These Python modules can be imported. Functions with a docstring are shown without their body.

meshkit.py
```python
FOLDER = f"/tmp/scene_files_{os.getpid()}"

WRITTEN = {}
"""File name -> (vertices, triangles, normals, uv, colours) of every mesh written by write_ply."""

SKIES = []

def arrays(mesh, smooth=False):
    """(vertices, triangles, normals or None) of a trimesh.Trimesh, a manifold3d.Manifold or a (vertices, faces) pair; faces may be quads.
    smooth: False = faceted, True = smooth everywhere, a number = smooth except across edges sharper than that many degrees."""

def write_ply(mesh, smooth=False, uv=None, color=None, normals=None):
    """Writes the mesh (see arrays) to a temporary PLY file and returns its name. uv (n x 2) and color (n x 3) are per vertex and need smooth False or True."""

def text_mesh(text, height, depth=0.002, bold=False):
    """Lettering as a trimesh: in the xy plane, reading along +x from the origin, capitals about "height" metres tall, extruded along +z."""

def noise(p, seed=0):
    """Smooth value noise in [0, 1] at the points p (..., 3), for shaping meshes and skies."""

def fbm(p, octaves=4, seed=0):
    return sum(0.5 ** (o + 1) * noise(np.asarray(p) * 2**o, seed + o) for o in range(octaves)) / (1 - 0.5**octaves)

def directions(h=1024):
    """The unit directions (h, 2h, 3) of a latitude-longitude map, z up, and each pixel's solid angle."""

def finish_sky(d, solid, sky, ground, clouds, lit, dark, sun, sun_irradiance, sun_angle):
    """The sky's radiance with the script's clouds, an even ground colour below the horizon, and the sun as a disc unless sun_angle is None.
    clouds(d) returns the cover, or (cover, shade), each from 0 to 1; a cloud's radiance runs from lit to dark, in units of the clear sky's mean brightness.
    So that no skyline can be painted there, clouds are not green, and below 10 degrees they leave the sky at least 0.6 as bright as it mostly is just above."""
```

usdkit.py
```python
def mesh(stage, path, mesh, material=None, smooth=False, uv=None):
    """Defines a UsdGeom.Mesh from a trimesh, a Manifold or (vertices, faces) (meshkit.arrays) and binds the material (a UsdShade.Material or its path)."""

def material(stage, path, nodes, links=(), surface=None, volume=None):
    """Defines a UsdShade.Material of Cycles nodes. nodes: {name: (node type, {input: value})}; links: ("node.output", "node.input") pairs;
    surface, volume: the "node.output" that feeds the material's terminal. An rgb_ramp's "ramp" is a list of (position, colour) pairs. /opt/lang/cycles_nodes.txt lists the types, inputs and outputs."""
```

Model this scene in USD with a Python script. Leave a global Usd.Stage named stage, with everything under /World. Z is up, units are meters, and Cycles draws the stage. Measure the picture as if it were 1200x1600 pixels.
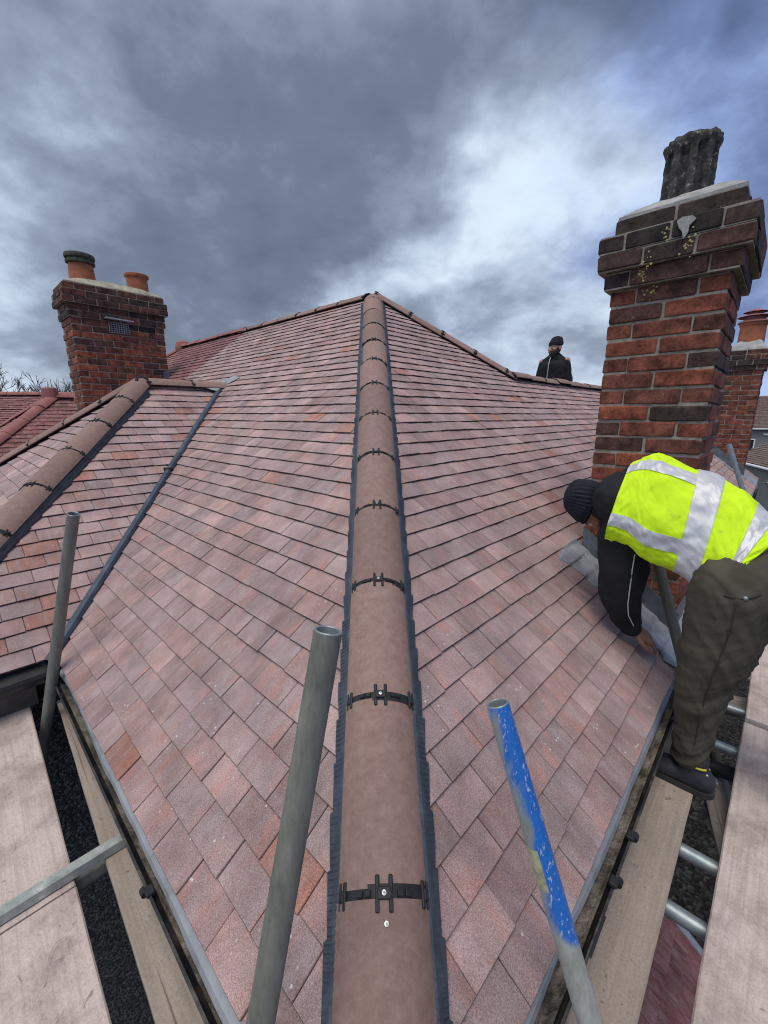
import math, random
import numpy as np, trimesh, manifold3d as m3, usdkit, meshkit
from pxr import Usd, UsdGeom, UsdLux, UsdShade, Gf, Sdf, Vt
from shapely.geometry import Polygon, box as sbox
from shapely.affinity import affine_transform

stage = Usd.Stage.CreateInMemory()
UsdGeom.SetStageUpAxis(stage, 'Z'); UsdGeom.SetStageMetersPerUnit(stage, 1.0)
UsdGeom.Xform.Define(stage, '/World'); UsdGeom.Scope.Define(stage, '/World/Looks')
RQ = math.sqrt(.5)
V = lambda *a: np.array(a, float)

# ------------------------------------------------------------------ camera, sky, sun
EXPOSURE = 0.85
CAM = V(-.0186, -.6584, .970)
PITCH, YAW, FPX = math.radians(13.2), math.radians(1.6), 647.0
Fv = V(math.sin(YAW)*math.cos(PITCH), math.cos(YAW)*math.cos(PITCH), -math.sin(PITCH))
Rv = V(math.cos(YAW), -math.sin(YAW), 0); Uv = np.cross(Rv, Fv)
cam = UsdGeom.Camera.Define(stage, '/World/camera')
cam.CreateHorizontalApertureAttr(36.0); cam.CreateVerticalApertureAttr(48.0)
cam.CreateFocalLengthAttr(36.0*FPX/1200.0); cam.CreateClippingRangeAttr(Gf.Vec2f(.02, 3000))
cam.CreateExposureAttr(EXPOSURE)
M = Gf.Matrix4d(*Rv, 0, *Uv, 0, *(-Fv), 0, *CAM, 1)
cam.AddTransformOp().Set(M)

SUN_EL, SUN_AZ = math.radians(70), math.radians(196)       # azimuth = atan2(x, y) of the direction towards the sun
SKY_STRENGTH = .10
sky = UsdLux.DomeLight.Define(stage, '/World/sky')
sky.GetPrim().SetCustomDataByKey('label', 'heavy grey overcast sky with one brighter blue and white gap')
sky.GetPrim().SetCustomDataByKey('category', 'sky'); sky.GetPrim().SetCustomDataByKey('kind', 'structure')
def skymat():
    n, l = {}, []
    n['tc'] = ('texture_coordinate', {})
    n['sep'] = ('separate_xyz', {}); l.append(('tc.generated', 'sep.vector'))
    n['st'] = ('sky_texture', dict(sky_type='single_scattering', sun_disc=False, sun_elevation=SUN_EL, sun_rotation=SUN_AZ))
    # clouds lie on a flat layer: direction / (height + a little)
    n['h'] = ('math', dict(math_type='add', value2=.45)); l.append(('sep.z', 'h.value1'))
    n['hm'] = ('math', dict(math_type='maximum', value2=.3)); l.append(('h.value', 'hm.value1'))
    n['px'] = ('math', dict(math_type='divide')); l += [('sep.x', 'px.value1'), ('hm.value', 'px.value2')]
    n['py'] = ('math', dict(math_type='divide')); l += [('sep.y', 'py.value1'), ('hm.value', 'py.value2')]
    n['pl'] = ('combine_xyz', {}); l += [('px.value', 'pl.x'), ('py.value', 'pl.y')]
    n['off'] = ('vector_math', dict(math_type='add', vector2=SKYOFF)); l.append(('pl.vector', 'off.vector1'))
    n['n1'] = ('noise_texture', dict(scale=1.7, detail=7, roughness=.50, distortion=.25)); l.append(('off.vector', 'n1.vector'))
    n['n2'] = ('noise_texture', dict(scale=4.4, detail=10, roughness=.57, distortion=.2)); l.append(('off.vector', 'n2.vector'))
    n['nw'] = ('noise_texture', dict(scale=2.6, detail=5, roughness=.5)); l.append(('off.vector', 'nw.vector'))
    n['wa'] = ('math', dict(math_type='multiply_add', value2=.75, value3=-.375)); l.append(('nw.fac', 'wa.value1'))
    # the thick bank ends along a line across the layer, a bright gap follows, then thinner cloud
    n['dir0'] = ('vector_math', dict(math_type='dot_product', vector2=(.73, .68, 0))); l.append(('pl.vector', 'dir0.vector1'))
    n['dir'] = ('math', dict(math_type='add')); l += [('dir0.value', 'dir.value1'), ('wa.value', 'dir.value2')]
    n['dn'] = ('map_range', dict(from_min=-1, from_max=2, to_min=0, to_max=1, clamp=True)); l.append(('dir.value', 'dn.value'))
    bk = [(-1, -.07), (-.25, -.05), (.1, .06), (.35, .18), (.6, .21), (.76, .15), (.88, .03), (.97, -.02), (1.06, -.01), (1.2, .09), (1.45, .08), (1.8, -.02), (2, -.02)]  # unseen cloud behind the camera is thinned and brightened to add light
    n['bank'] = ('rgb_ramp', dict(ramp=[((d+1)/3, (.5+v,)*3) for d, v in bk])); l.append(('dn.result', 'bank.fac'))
    n['west'] = ('map_range', dict(range_type='smoothstep', from_min=-1.15, from_max=-.4, to_min=-.55, to_max=-.5, clamp=True)); l.append(('px.value', 'west.value'))
    n['mixn'] = ('mix_float', dict(fac=.40)); l += [('n1.fac', 'mixn.a'), ('n2.fac', 'mixn.b')]
    n['n3'] = ('noise_texture', dict(scale=11, detail=8, roughness=.6, distortion=.3)); l.append(('off.vector', 'n3.vector'))
    n['mixf'] = ('mix_float', dict(fac=.13)); l += [('mixn.result', 'mixf.a'), ('n3.fac', 'mixf.b')]
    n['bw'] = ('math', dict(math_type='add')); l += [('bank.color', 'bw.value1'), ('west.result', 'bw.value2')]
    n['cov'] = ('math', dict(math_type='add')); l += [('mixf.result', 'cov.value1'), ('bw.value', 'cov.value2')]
    n['ramp'] = ('rgb_ramp', dict(ramp=[(0, (.42, .49, .58)), (.34, (.47, .55, .63)), (.44, (.43, .50, .58)), (.52, (.30, .355, .44)), (.60, (.180, .215, .285)), (.70, (.103, .125, .172)), (.85, (.070, .086, .124)), (1, (.064, .08, .115))]))
    l.append(('cov.value', 'ramp.fac'))
    # clear blue shows through the thinnest cloud on the one side
    n['bd'] = ('vector_math', dict(math_type='dot_product', vector2=(.8, -.6, 0))); l.append(('pl.vector', 'bd.vector1'))
    n['bw2'] = ('math', dict(math_type='multiply_add', value2=.9)); l += [('nw.fac', 'bw2.value1'), ('bd.value', 'bw2.value3')]
    n['bf'] = ('map_range', dict(range_type='smoothstep', from_min=.10, from_max=.42, to_min=0, to_max=1, clamp=True)); l.append(('bw2.value', 'bf.value'))
    n['blue'] = ('mix_color', dict(blend_type='multiply', b=(.58, .67, .94))); l += [('bf.result', 'blue.fac'), ('ramp.color', 'blue.a')]
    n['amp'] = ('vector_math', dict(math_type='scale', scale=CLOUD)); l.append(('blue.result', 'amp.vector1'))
    n['mx'] = ('mix_color', dict(fac=.96)); l += [('st.color', 'mx.a'), ('amp.vector', 'mx.b')]
    n['bg'] = ('background_shader', dict(strength=SKY_STRENGTH)); l.append(('mx.result', 'bg.color'))
    return usdkit.material(stage, '/World/Looks/sky', n, l, surface='bg.background')
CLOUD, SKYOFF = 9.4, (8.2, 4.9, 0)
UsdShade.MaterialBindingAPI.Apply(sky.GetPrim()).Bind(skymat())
sun = UsdLux.DistantLight.Define(stage, '/World/sun')
sun.CreateIntensityAttr(.38); sun.CreateAngleAttr(40.0); sun.CreateNormalizeAttr(True); sun.CreateColorAttr(Gf.Vec3f(1, .90, .78))
sun.AddRotateXYZOp().Set(Gf.Vec3f(0, 0, 0))
sun.ClearXformOpOrder()
_d = V(math.sin(SUN_AZ)*math.cos(SUN_EL), math.cos(SUN_AZ)*math.cos(SUN_EL), math.sin(SUN_EL))
_x = np.cross(V(0, 0, 1), _d); _x /= np.linalg.norm(_x); _y = np.cross(_d, _x)
sun.AddTransformOp(opSuffix='aim').Set(Gf.Matrix4d(*_x, 0, *_y, 0, *_d, 0, 0, 0, 0, 1))

# ------------------------------------------------------------------ helpers
used = {}
def numbered(path):
    k = used.get(path, -1) + 1; used[path] = k
    return path if k == 0 else '%s_%03d' % (path, k)
def tag(prim, label=None, cat=None, group=None, kind=None):
    p = prim.GetPrim() if hasattr(prim, 'GetPrim') else prim
    for k, v in (('label', label), ('category', cat), ('group', group), ('kind', kind)):
        if v: p.SetCustomDataByKey(k, v)
    return p
def thing(name, label, cat, loc=(0, 0, 0), group=None, kind=None):
    x = UsdGeom.Xform.Define(stage, numbered('/World/' + name))
    x.AddTranslateOp().Set(Gf.Vec3d(*map(float, loc)))
    t = tag(x, label, cat, group, kind); ORG[str(t.GetPath())] = V(*loc)
    return t
ORG = {}
def org(prim):
    p = str(prim.GetPath())
    while p not in ORG and p.count('/') > 1: p = p.rpartition('/')[0]
    return ORG.get(p, V(0, 0, 0))
def obj(name, mesh, mat, parent=None, smooth=False, uv=None, tint=None, label=None, cat=None, group=None, kind=None):
    """ONE Mesh prim; the geometry is given in world coordinates."""
    base = str(parent.GetPath()) if parent is not None else '/World'
    if hasattr(mesh, 'to_mesh'):
        mm = mesh.to_mesh(); mesh = trimesh.Trimesh(np.array(mm.vert_properties)[:, :3], np.array(mm.tri_verts), process=False)
    elif isinstance(mesh, tuple):
        v, f = np.asarray(mesh[0], float), np.asarray(mesh[1], int)
        if f.shape[1] == 4: f = np.vstack([f[:, [0, 1, 2]], f[:, [0, 2, 3]]])
        mesh = trimesh.Trimesh(v, f, process=False)
    o = org(parent) if parent is not None else V(0, 0, 0)
    mesh = trimesh.Trimesh(np.array(mesh.vertices) - o, np.array(mesh.faces), process=False)
    m = usdkit.mesh(stage, numbered(base + '/' + name), mesh, mat, smooth=smooth, uv=uv)
    if tint is not None:
        t = np.asarray(tint, np.float32)
        if t.ndim == 0:
            UsdGeom.PrimvarsAPI(m).CreatePrimvar('tint', Sdf.ValueTypeNames.FloatArray, 'vertex').Set(Vt.FloatArray.FromNumpy(np.full(len(m.GetPointsAttr().Get()), t, np.float32)))
        else:
            UsdGeom.PrimvarsAPI(m).CreatePrimvar('tint', Sdf.ValueTypeNames.FloatArray, 'vertex').Set(Vt.FloatArray.FromNumpy(t))
    return tag(m, label, cat, group, kind)
def cat_(ms): return trimesh.util.concatenate(ms)
def rotmat(cols): return np.array(cols, float).T
def place(mesh, o, X, Y, Z):
    v = np.asarray(mesh.vertices); A = rotmat([X, Y, Z])
    return trimesh.Trimesh(v @ A.T + np.asarray(o, float), mesh.faces, process=False)
def unit(a): a = np.asarray(a, float); return a/np.linalg.norm(a)
_cb = {}
def cbox(dx, dy, dz, c=.004):
    """Box centred at the origin with chamfered edges."""
    key = (round(dx, 4), round(dy, 4), round(dz, 4), round(c, 4))
    if key not in _cb:
        a, b, d = dx/2, dy/2, dz/2; p = []
        for sx in (-1, 1):
            for sy in (-1, 1):
                for sz in (-1, 1):
                    p += [(sx*a, sy*(b-c), sz*(d-c)), (sx*(a-c), sy*b, sz*(d-c)), (sx*(a-c), sy*(b-c), sz*d)]
        _cb[key] = trimesh.convex.convex_hull(np.array(p))
    return _cb[key]
def bar(p0, p1, w, h, c=.003, up=(0, 0, 1)):
    """Chamfered box from p0 to p1: w across, h along up."""
    p0, p1 = V(*p0), V(*p1); X = unit(p1-p0); Y = unit(np.cross(up, X)); Z = np.cross(X, Y)
    return place(cbox(np.linalg.norm(p1-p0), w, h, c), (p0+p1)/2, X, Y, Z)
def revolve(profile, n=32, o=(0, 0, 0), X=(1, 0, 0), Y=(0, 1, 0), Z=(0, 0, 1), wob=None):
    m = trimesh.creation.revolve(np.array(profile, float), sections=n)
    if wob: m.vertices = wob(m.vertices)
    return place(m, o, X, Y, Z)
def tube(p0, p1, r=.02415, wall=.004, n=28):
    """Open steel tube with a wall, its rims slightly rounded."""
    p0, p1 = V(*p0), V(*p1); L = np.linalg.norm(p1-p0); Z = unit(p1-p0)
    X = unit(np.cross(Z, V(.3, .2, .9) if abs(Z[2]) < .8 else V(1, .1, 0))); Y = np.cross(Z, X)
    ri = r-wall; e = .0012
    prof = [(ri, 0), (r-e, 0), (r, e)] + [(r, L*k/6) for k in range(1, 6)] + [(r, L-e), (r-e, L), (ri+e, L), (ri, L-e), (ri, 0)]
    return revolve(prof, n, p0, X, Y, Z)
def sweep(pts, r, n=8):
    """Round cable through points."""
    pts = np.asarray(pts, float); t = np.gradient(pts, axis=0); t /= np.linalg.norm(t, axis=1)[:, None]
    a = np.cross(t, V(.31, .21, .92)); a /= np.linalg.norm(a, axis=1)[:, None]; b = np.cross(t, a)
    r = np.broadcast_to(r, len(pts)); k = np.linspace(0, 2*np.pi, n, endpoint=False)
    v = pts[:, None] + r[:, None, None]*(np.cos(k)[None, :, None]*a[:, None] + np.sin(k)[None, :, None]*b[:, None])
    f = [(i*n+j, i*n+(j+1) % n, (i+1)*n+(j+1) % n, (i+1)*n+j) for i in range(len(pts)-1) for j in range(n)]
    v = np.vstack([v.reshape(-1, 3), pts[0], pts[-1]]); N = len(pts)*n
    f = np.array(f); f = np.vstack([f[:, [0, 1, 2]], f[:, [0, 2, 3]]])
    caps = [(N, (j+1) % n, j) for j in range(n)] + [(N+1, N-n+j, N-n+(j+1) % n) for j in range(n)]
    return trimesh.Trimesh(v, np.vstack([f, caps]), process=False)
def gridmesh(P):
    """P (n, m, 3) -> open quad sheet."""
    n, m = P.shape[:2]; i, j = np.meshgrid(np.arange(n-1), np.arange(m-1), indexing='ij'); a = (i*m+j).ravel()
    return (P.reshape(-1, 3), np.stack([a, a+m, a+m+1, a+1], 1))
def shell(P, thick, N=None):
    """Closed slab made from the sheet P, thickened along -N (N (n, m, 3) normals, or one vector)."""
    n, m = P.shape[:2]; N = np.broadcast_to(N, P.shape); B = P - N*thick
    i, j = np.meshgrid(np.arange(n-1), np.arange(m-1), indexing='ij'); a = (i*m+j).ravel(); K = n*m
    f = [np.stack([a, a+m, a+m+1, a+1], 1), np.stack([K+a, K+a+1, K+a+m+1, K+a+m], 1)]
    def edge(idx): s = np.array(idx); return np.stack([s[:-1], s[1:], K+s[1:], K+s[:-1]], 1)
    f += [edge([k for k in range(m)]), edge([(n-1)*m+k for k in range(m)][::-1]), edge([k*m for k in range(n)][::-1]), edge([k*m+m-1 for k in range(n)])]
    f = np.vstack(f); f = np.vstack([f[:, [0, 1, 2]], f[:, [0, 2, 3]]])
    t = trimesh.Trimesh(np.vstack([P.reshape(-1, 3), B.reshape(-1, 3)]), f, process=False); t.fix_normals(); return t

# ------------------------------------------------------------------ materials
def mat(name, nodes, links, surface='p.BSDF'):
    return usdkit.material(stage, '/World/Looks/' + name, nodes, links, surface=surface)
def simple(name, stops, scale=8, rough=.7, metallic=0., detail=6, bump=.0, bscale=60, vscale=(1, 1, 1), coord='geometry.position', spec=.5, bd=.01, nrough=.6):
    """Colour from stretched noise through a ramp, with fine relief."""
    n = {'geometry': ('geometry', {}), 'texture_coordinate': ('texture_coordinate', {}),
         'm': ('mapping', dict(scale=vscale)), 'n': ('noise_texture', dict(scale=scale, detail=detail, roughness=nrough)),
         'r': ('rgb_ramp', dict(ramp=stops)), 'p': ('principled_bsdf', dict(roughness=rough, metallic=metallic, specular_ior_level=spec))}
    l = [(coord, 'm.vector'), ('m.vector', 'n.vector'), ('n.fac', 'r.fac'), ('r.color', 'p.base_color')]
    if bump:
        n['bn'] = ('noise_texture', dict(scale=bscale, detail=5, roughness=.6)); n['b'] = ('bump', dict(strength=bump, distance=bd))
        l += [('m.vector', 'bn.vector'), ('bn.fac', 'b.height'), ('b.normal', 'p.normal')]
    return mat(name, n, l)
def tile_mat(name, tints, smear, smear_amt, chips=True):
    """Sanded concrete plain tile: per-tile tone (tint), smears along the tile (st is in metres on the tile), grains and pale chips."""
    n = {'uv': ('attribute', dict(attribute='st')), 't': ('attribute', dict(attribute='tint')), 'g': ('geometry', {}),
         'base': ('rgb_ramp', dict(ramp=tints)),
         'ms': ('mapping', dict(scale=(15, 4.5, 1))), 'ns': ('noise_texture', dict(scale=1, detail=4, roughness=.62, distortion=.6)),
         'rs': ('map_range', dict(from_min=.535, from_max=.72, to_min=0, to_max=smear_amt, clamp=True)),
         'mx': ('mix_color', dict(b=smear)),
         'mc': ('mapping', dict(scale=(26, 7, 1), location=(4.2, 1.7, 0))), 'nc': ('noise_texture', dict(scale=1, detail=5, roughness=.65)),
         'rc': ('map_range', dict(from_min=.42, from_max=.78, to_min=0, to_max=.42, clamp=True)), 'mx2': ('mix_color', dict(b=(.40, .36, .365))),
         'ng': ('noise_texture', dict(scale=330, detail=4, roughness=.8)), 'rg': ('map_range', dict(from_min=.32, from_max=.68, to_min=.45, to_max=1.6, clamp=True)),
         'mg': ('vector_math', dict(math_type='scale')),
         'nd': ('noise_texture', dict(scale=5.5, detail=5, roughness=.6)), 'rd': ('map_range', dict(from_min=.3, from_max=.72, to_min=.70, to_max=1.25, clamp=True)), 'md': ('vector_math', dict(math_type='scale')),
         'b': ('bump', dict(strength=.8, distance=.003)), 'p': ('principled_bsdf', dict(roughness=.78, specular_ior_level=.35))}
    l = [('t.fac', 'base.fac'), ('uv.vector', 'ms.vector'), ('ms.vector', 'ns.vector'), ('ns.fac', 'rs.value'), ('rs.result', 'mx.fac'), ('base.color', 'mx.a'),
         ('uv.vector', 'mc.vector'), ('mc.vector', 'nc.vector'), ('nc.fac', 'rc.value'), ('rc.result', 'mx2.fac'), ('mx.result', 'mx2.a'),
         ('g.position', 'ng.vector'), ('ng.fac', 'rg.value'), ('mx2.result', 'mg.vector1'), ('rg.result', 'mg.scale'),
         ('g.position', 'nd.vector'), ('nd.fac', 'rd.value'), ('mg.vector', 'md.vector1'), ('rd.result', 'md.scale'),
         ('ng.fac', 'b.height'), ('b.normal', 'p.normal')]
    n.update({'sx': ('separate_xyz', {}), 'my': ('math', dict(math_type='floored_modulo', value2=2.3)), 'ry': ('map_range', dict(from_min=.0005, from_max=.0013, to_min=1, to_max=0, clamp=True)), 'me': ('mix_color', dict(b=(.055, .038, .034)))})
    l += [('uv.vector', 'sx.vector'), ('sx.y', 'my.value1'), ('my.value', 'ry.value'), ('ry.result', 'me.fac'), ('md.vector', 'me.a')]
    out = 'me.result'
    if chips:
        n.update({'vo': ('voronoi_texture', dict(scale=42, randomness=1)), 'no': ('noise_texture', dict(scale=9, detail=3)), 'rv': ('map_range', dict(from_min=.10, from_max=.17, to_min=1, to_max=0, clamp=True)),
                  'ro': ('map_range', dict(from_min=.545, from_max=.62, to_min=0, to_max=.9, clamp=True)), 'mm': ('math', dict(math_type='multiply')), 'mx3': ('mix_color', dict(b=(.62, .58, .56)))})
        l += [('g.position', 'vo.vector'), ('g.position', 'no.vector'), ('vo.distance', 'rv.value'), ('no.fac', 'ro.value'), ('rv.result', 'mm.value1'), ('ro.result', 'mm.value2'), ('mm.value', 'mx3.fac'), ('me.result', 'mx3.a')]
        out = 'mx3.result'
    return mat(name, n, l + [(out, 'p.base_color')])
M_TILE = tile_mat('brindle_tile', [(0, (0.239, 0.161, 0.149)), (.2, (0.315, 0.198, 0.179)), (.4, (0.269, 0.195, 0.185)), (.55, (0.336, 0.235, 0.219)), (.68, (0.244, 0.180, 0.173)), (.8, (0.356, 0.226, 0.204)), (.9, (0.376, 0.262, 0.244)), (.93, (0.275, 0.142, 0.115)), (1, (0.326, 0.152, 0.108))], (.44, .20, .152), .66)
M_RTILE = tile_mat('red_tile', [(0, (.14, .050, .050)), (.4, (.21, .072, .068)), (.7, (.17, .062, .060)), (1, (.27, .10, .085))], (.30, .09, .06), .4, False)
def brick_mat(name):
    n = {'t': ('attribute', dict(attribute='tint')), 'g': ('geometry', {}),
         'base': ('rgb_ramp', dict(ramp=[(0, (.026, .022, .020)), (.16, (.055, .037, .031)), (.34, (.115, .048, .036)), (.55, (.185, .060, .038)), (.8, (.25, .073, .042)), (1, (.31, .09, .045))])),
         'n1': ('noise_texture', dict(scale=14, detail=6, roughness=.65)), 'r1': ('map_range', dict(from_min=.34, from_max=.68, to_min=.32, to_max=1.45, clamp=True)), 'm1': ('vector_math', dict(math_type='scale')),
         'n2': ('noise_texture', dict(scale=70, detail=5, roughness=.7)), 'r2': ('map_range', dict(from_min=.28, from_max=.75, to_min=.62, to_max=1.35, clamp=True)), 'm2': ('vector_math', dict(math_type='scale')),
         'n3': ('noise_texture', dict(scale=31, detail=4, roughness=.7)), 'r3': ('map_range', dict(from_min=.66, from_max=.74, to_min=0, to_max=.55, clamp=True)), 'mx': ('mix_color', dict(b=(.30, .275, .23))),
         'b': ('bump', dict(strength=.8, distance=.004)), 'p': ('principled_bsdf', dict(roughness=.88, specular_ior_level=.25))}
    l = [('t.fac', 'base.fac'), ('g.position', 'n1.vector'), ('g.position', 'n2.vector'), ('g.position', 'n3.vector'), ('n1.fac', 'r1.value'), ('base.color', 'm1.vector1'), ('r1.result', 'm1.scale'),
         ('n2.fac', 'r2.value'), ('m1.vector', 'm2.vector1'), ('r2.result', 'm2.scale'), ('n3.fac', 'r3.value'), ('r3.result', 'mx.fac'), ('m2.vector', 'mx.a'), ('mx.result', 'p.base_color'), ('n2.fac', 'b.height'), ('b.normal', 'p.normal')]
    return mat(name, n, l)
M_BRICK = brick_mat('old_brick')
M_MORTAR = simple('mortar', [(.25, (.12, .10, .08)), (.5, (.24, .21, .17)), (.75, (.36, .325, .275))], 26, .95, bump=.8, bscale=150, bd=.004)
M_CEMENT = simple('cement_flaunching', [(.2, (0.156, 0.154, 0.143)), (.5, (0.281, 0.277, 0.262)), (.75, (0.390, 0.385, 0.367))], 14, .9, bump=.7, bscale=90, bd=.005)
M_FLAUNCH = simple('weathered_flaunching', [(.25, (.14, .125, .085)), (.5, (.30, .28, .21)), (.75, (.42, .40, .32))], 10, .95, bump=.7, bscale=60, bd=.006)
M_HIP = simple('brown_hip_tile', [(.25, (0.155, 0.098, 0.081)), (.42, (0.202, 0.129, 0.107)), (.55, (0.234, 0.154, 0.129)), (.66, (0.258, 0.175, 0.151)), (.8, (0.337, 0.248, 0.221))], 34, .82, bump=.45, bscale=620, bd=.002, spec=.35, nrough=.82)
def vary(name, lo, hi):
    """Each object of this material gets a slightly different tone."""
    p = '/World/Looks/' + name
    def sh(n, kind, **kw):
        x = UsdShade.Shader.Define(stage, p + '/' + n); x.CreateIdAttr('cycles_' + kind)
        for k, v in kw.items(): x.CreateInput(k, Sdf.ValueTypeNames.Float).Set(float(v))
        return x
    o = sh('oi', 'object_info'); m = sh('om', 'map_range', from_min=0, from_max=1, to_min=lo, to_max=hi); c = UsdShade.Shader.Define(stage, p + '/osc'); c.CreateIdAttr('cycles_vector_math'); c.CreateInput('math_type', Sdf.ValueTypeNames.Token).Set('scale')
    m.CreateInput('value', Sdf.ValueTypeNames.Token).ConnectToSource(o.CreateOutput('random', Sdf.ValueTypeNames.Token))
    r0 = UsdShade.Shader.Get(stage, p + '/r'); pp = UsdShade.Shader.Get(stage, p + '/p')
    c.CreateInput('vector1', Sdf.ValueTypeNames.Token).ConnectToSource(r0.CreateOutput('color', Sdf.ValueTypeNames.Token))
    c.CreateInput('scale', Sdf.ValueTypeNames.Token).ConnectToSource(m.CreateOutput('result', Sdf.ValueTypeNames.Token))
    pp.GetInput('base_color').ConnectToSource(c.CreateOutput('vector', Sdf.ValueTypeNames.Token))
vary('brown_hip_tile', .86, 1.12)
M_RHIP = simple('red_hip_tile', [(.25, (.19, .065, .06)), (.5, (.24, .09, .08)), (.8, (.29, .13, .11))], 6, .8, bump=.4, bscale=300, bd=.002)
M_ROLL = simple('dark_blue_hip_roll', [(.3, (0.022, 0.031, 0.043)), (.55, (0.038, 0.050, 0.069)), (.75, (0.075, 0.094, 0.115))], 18, .62, bump=.2, bscale=200, bd=.002)
M_CLIP = simple('black_plastic', [(.3, (.010, .011, .012)), (.7, (.022, .023, .026))], 20, .6, spec=.3)
M_STRIP = simple('dark_hip_strip', [(.3, (.012, .016, .024)), (.7, (.03, .038, .052))], 20, .75, spec=.2)
M_SCREW = simple('zinc_screw', [(.3, (0.303, 0.303, 0.292)), (.7, (0.429, 0.429, 0.418))], 60, .3, .6)
M_VALLEY = simple('slate_grey_valley', [(.25, (.022, .031, .046)), (.5, (.035, .048, .070)), (.8, (.08, .10, .135))], 9, .35, bump=.1)
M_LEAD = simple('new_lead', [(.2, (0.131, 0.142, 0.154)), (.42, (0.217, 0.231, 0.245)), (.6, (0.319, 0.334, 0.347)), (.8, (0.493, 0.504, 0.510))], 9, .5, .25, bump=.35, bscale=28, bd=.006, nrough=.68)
M_LEADD = simple('dark_lead', [(.25, (.045, .05, .058)), (.5, (.085, .094, .106)), (.75, (.15, .163, .18))], 9, .5, .2, bump=.3, bscale=28, bd=.005)  # lead for upright faces, their shade put into a darker colour
M_TRAY = simple('grey_eaves_tray', [(.2, (.12, .115, .11)), (.45, (.23, .24, .25)), (.8, (.33, .345, .36))], 9, .5, bump=.2, bscale=60, bd=.003, nrough=.7)
M_GUTTER = simple('dirty_black_gutter', [(.25, (.012, .013, .015)), (.48, (.022, .022, .024)), (.60, (.07, .062, .052)), (.8, (.15, .135, .115))], 9, .42, bump=.5, bscale=55, bd=.004, nrough=.72)
M_MUD = simple('gutter_silt', [(.2, (.022, .018, .015)), (.42, (.06, .05, .04)), (.55, (.15, .13, .105)), (.75, (.26, .235, .20))], 11, .6, bump=1., bscale=45, bd=.012, nrough=.7)
M_PEB = mat('dark_pebbledash', {'g': ('geometry', {}), 'v': ('voronoi_texture', dict(scale=95)), 'sep': ('separate_color', {}), 'r': ('rgb_ramp', dict(ramp=[(0, (.03, .03, .027)), (.5, (.065, .064, .058)), (.85, (.13, .125, .11)), (1, (.24, .23, .20))])), 'b': ('bump', dict(strength=1, distance=.012, invert=True)), 'p': ('principled_bsdf', dict(roughness=.95, specular_ior_level=.2))},
    [('g.position', 'v.vector'), ('v.color', 'sep.color'), ('sep.r', 'r.fac'), ('r.color', 'p.base_color'), ('v.distance', 'b.height'), ('b.normal', 'p.normal')])
M_WOODDARK = simple('fascia_wood', [(.3, (.05, .04, .03)), (.7, (.12, .1, .08))], 10, .8)
M_UNDER = simple('roof_underlay', [(.3, (.02, .018, .018)), (.7, (.04, .035, .035))], 10, .9)
M_TERRA = simple('terracotta_pot', [(.2, (.16, .05, .025)), (.5, (.30, .095, .042)), (.8, (.38, .14, .065))], 12, .8, bump=.3, bscale=80, bd=.004)
M_SOOT = simple('sooty_pot_rim', [(.3, (.025, .024, .02)), (.6, (.07, .066, .045)), (.8, (.15, .14, .09))], 22, .9, bump=.6, bscale=70, bd=.005)
M_LICHEN = simple('lichen_dark_pot', [(.30, (.015, .014, .013)), (.50, (.042, .038, .034)), (.60, (.09, .082, .07)), (.68, (.33, .31, .28)), (.8, (.40, .38, .34))], 26, .92, bump=.9, bscale=70, bd=.008, nrough=.75)
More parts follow.
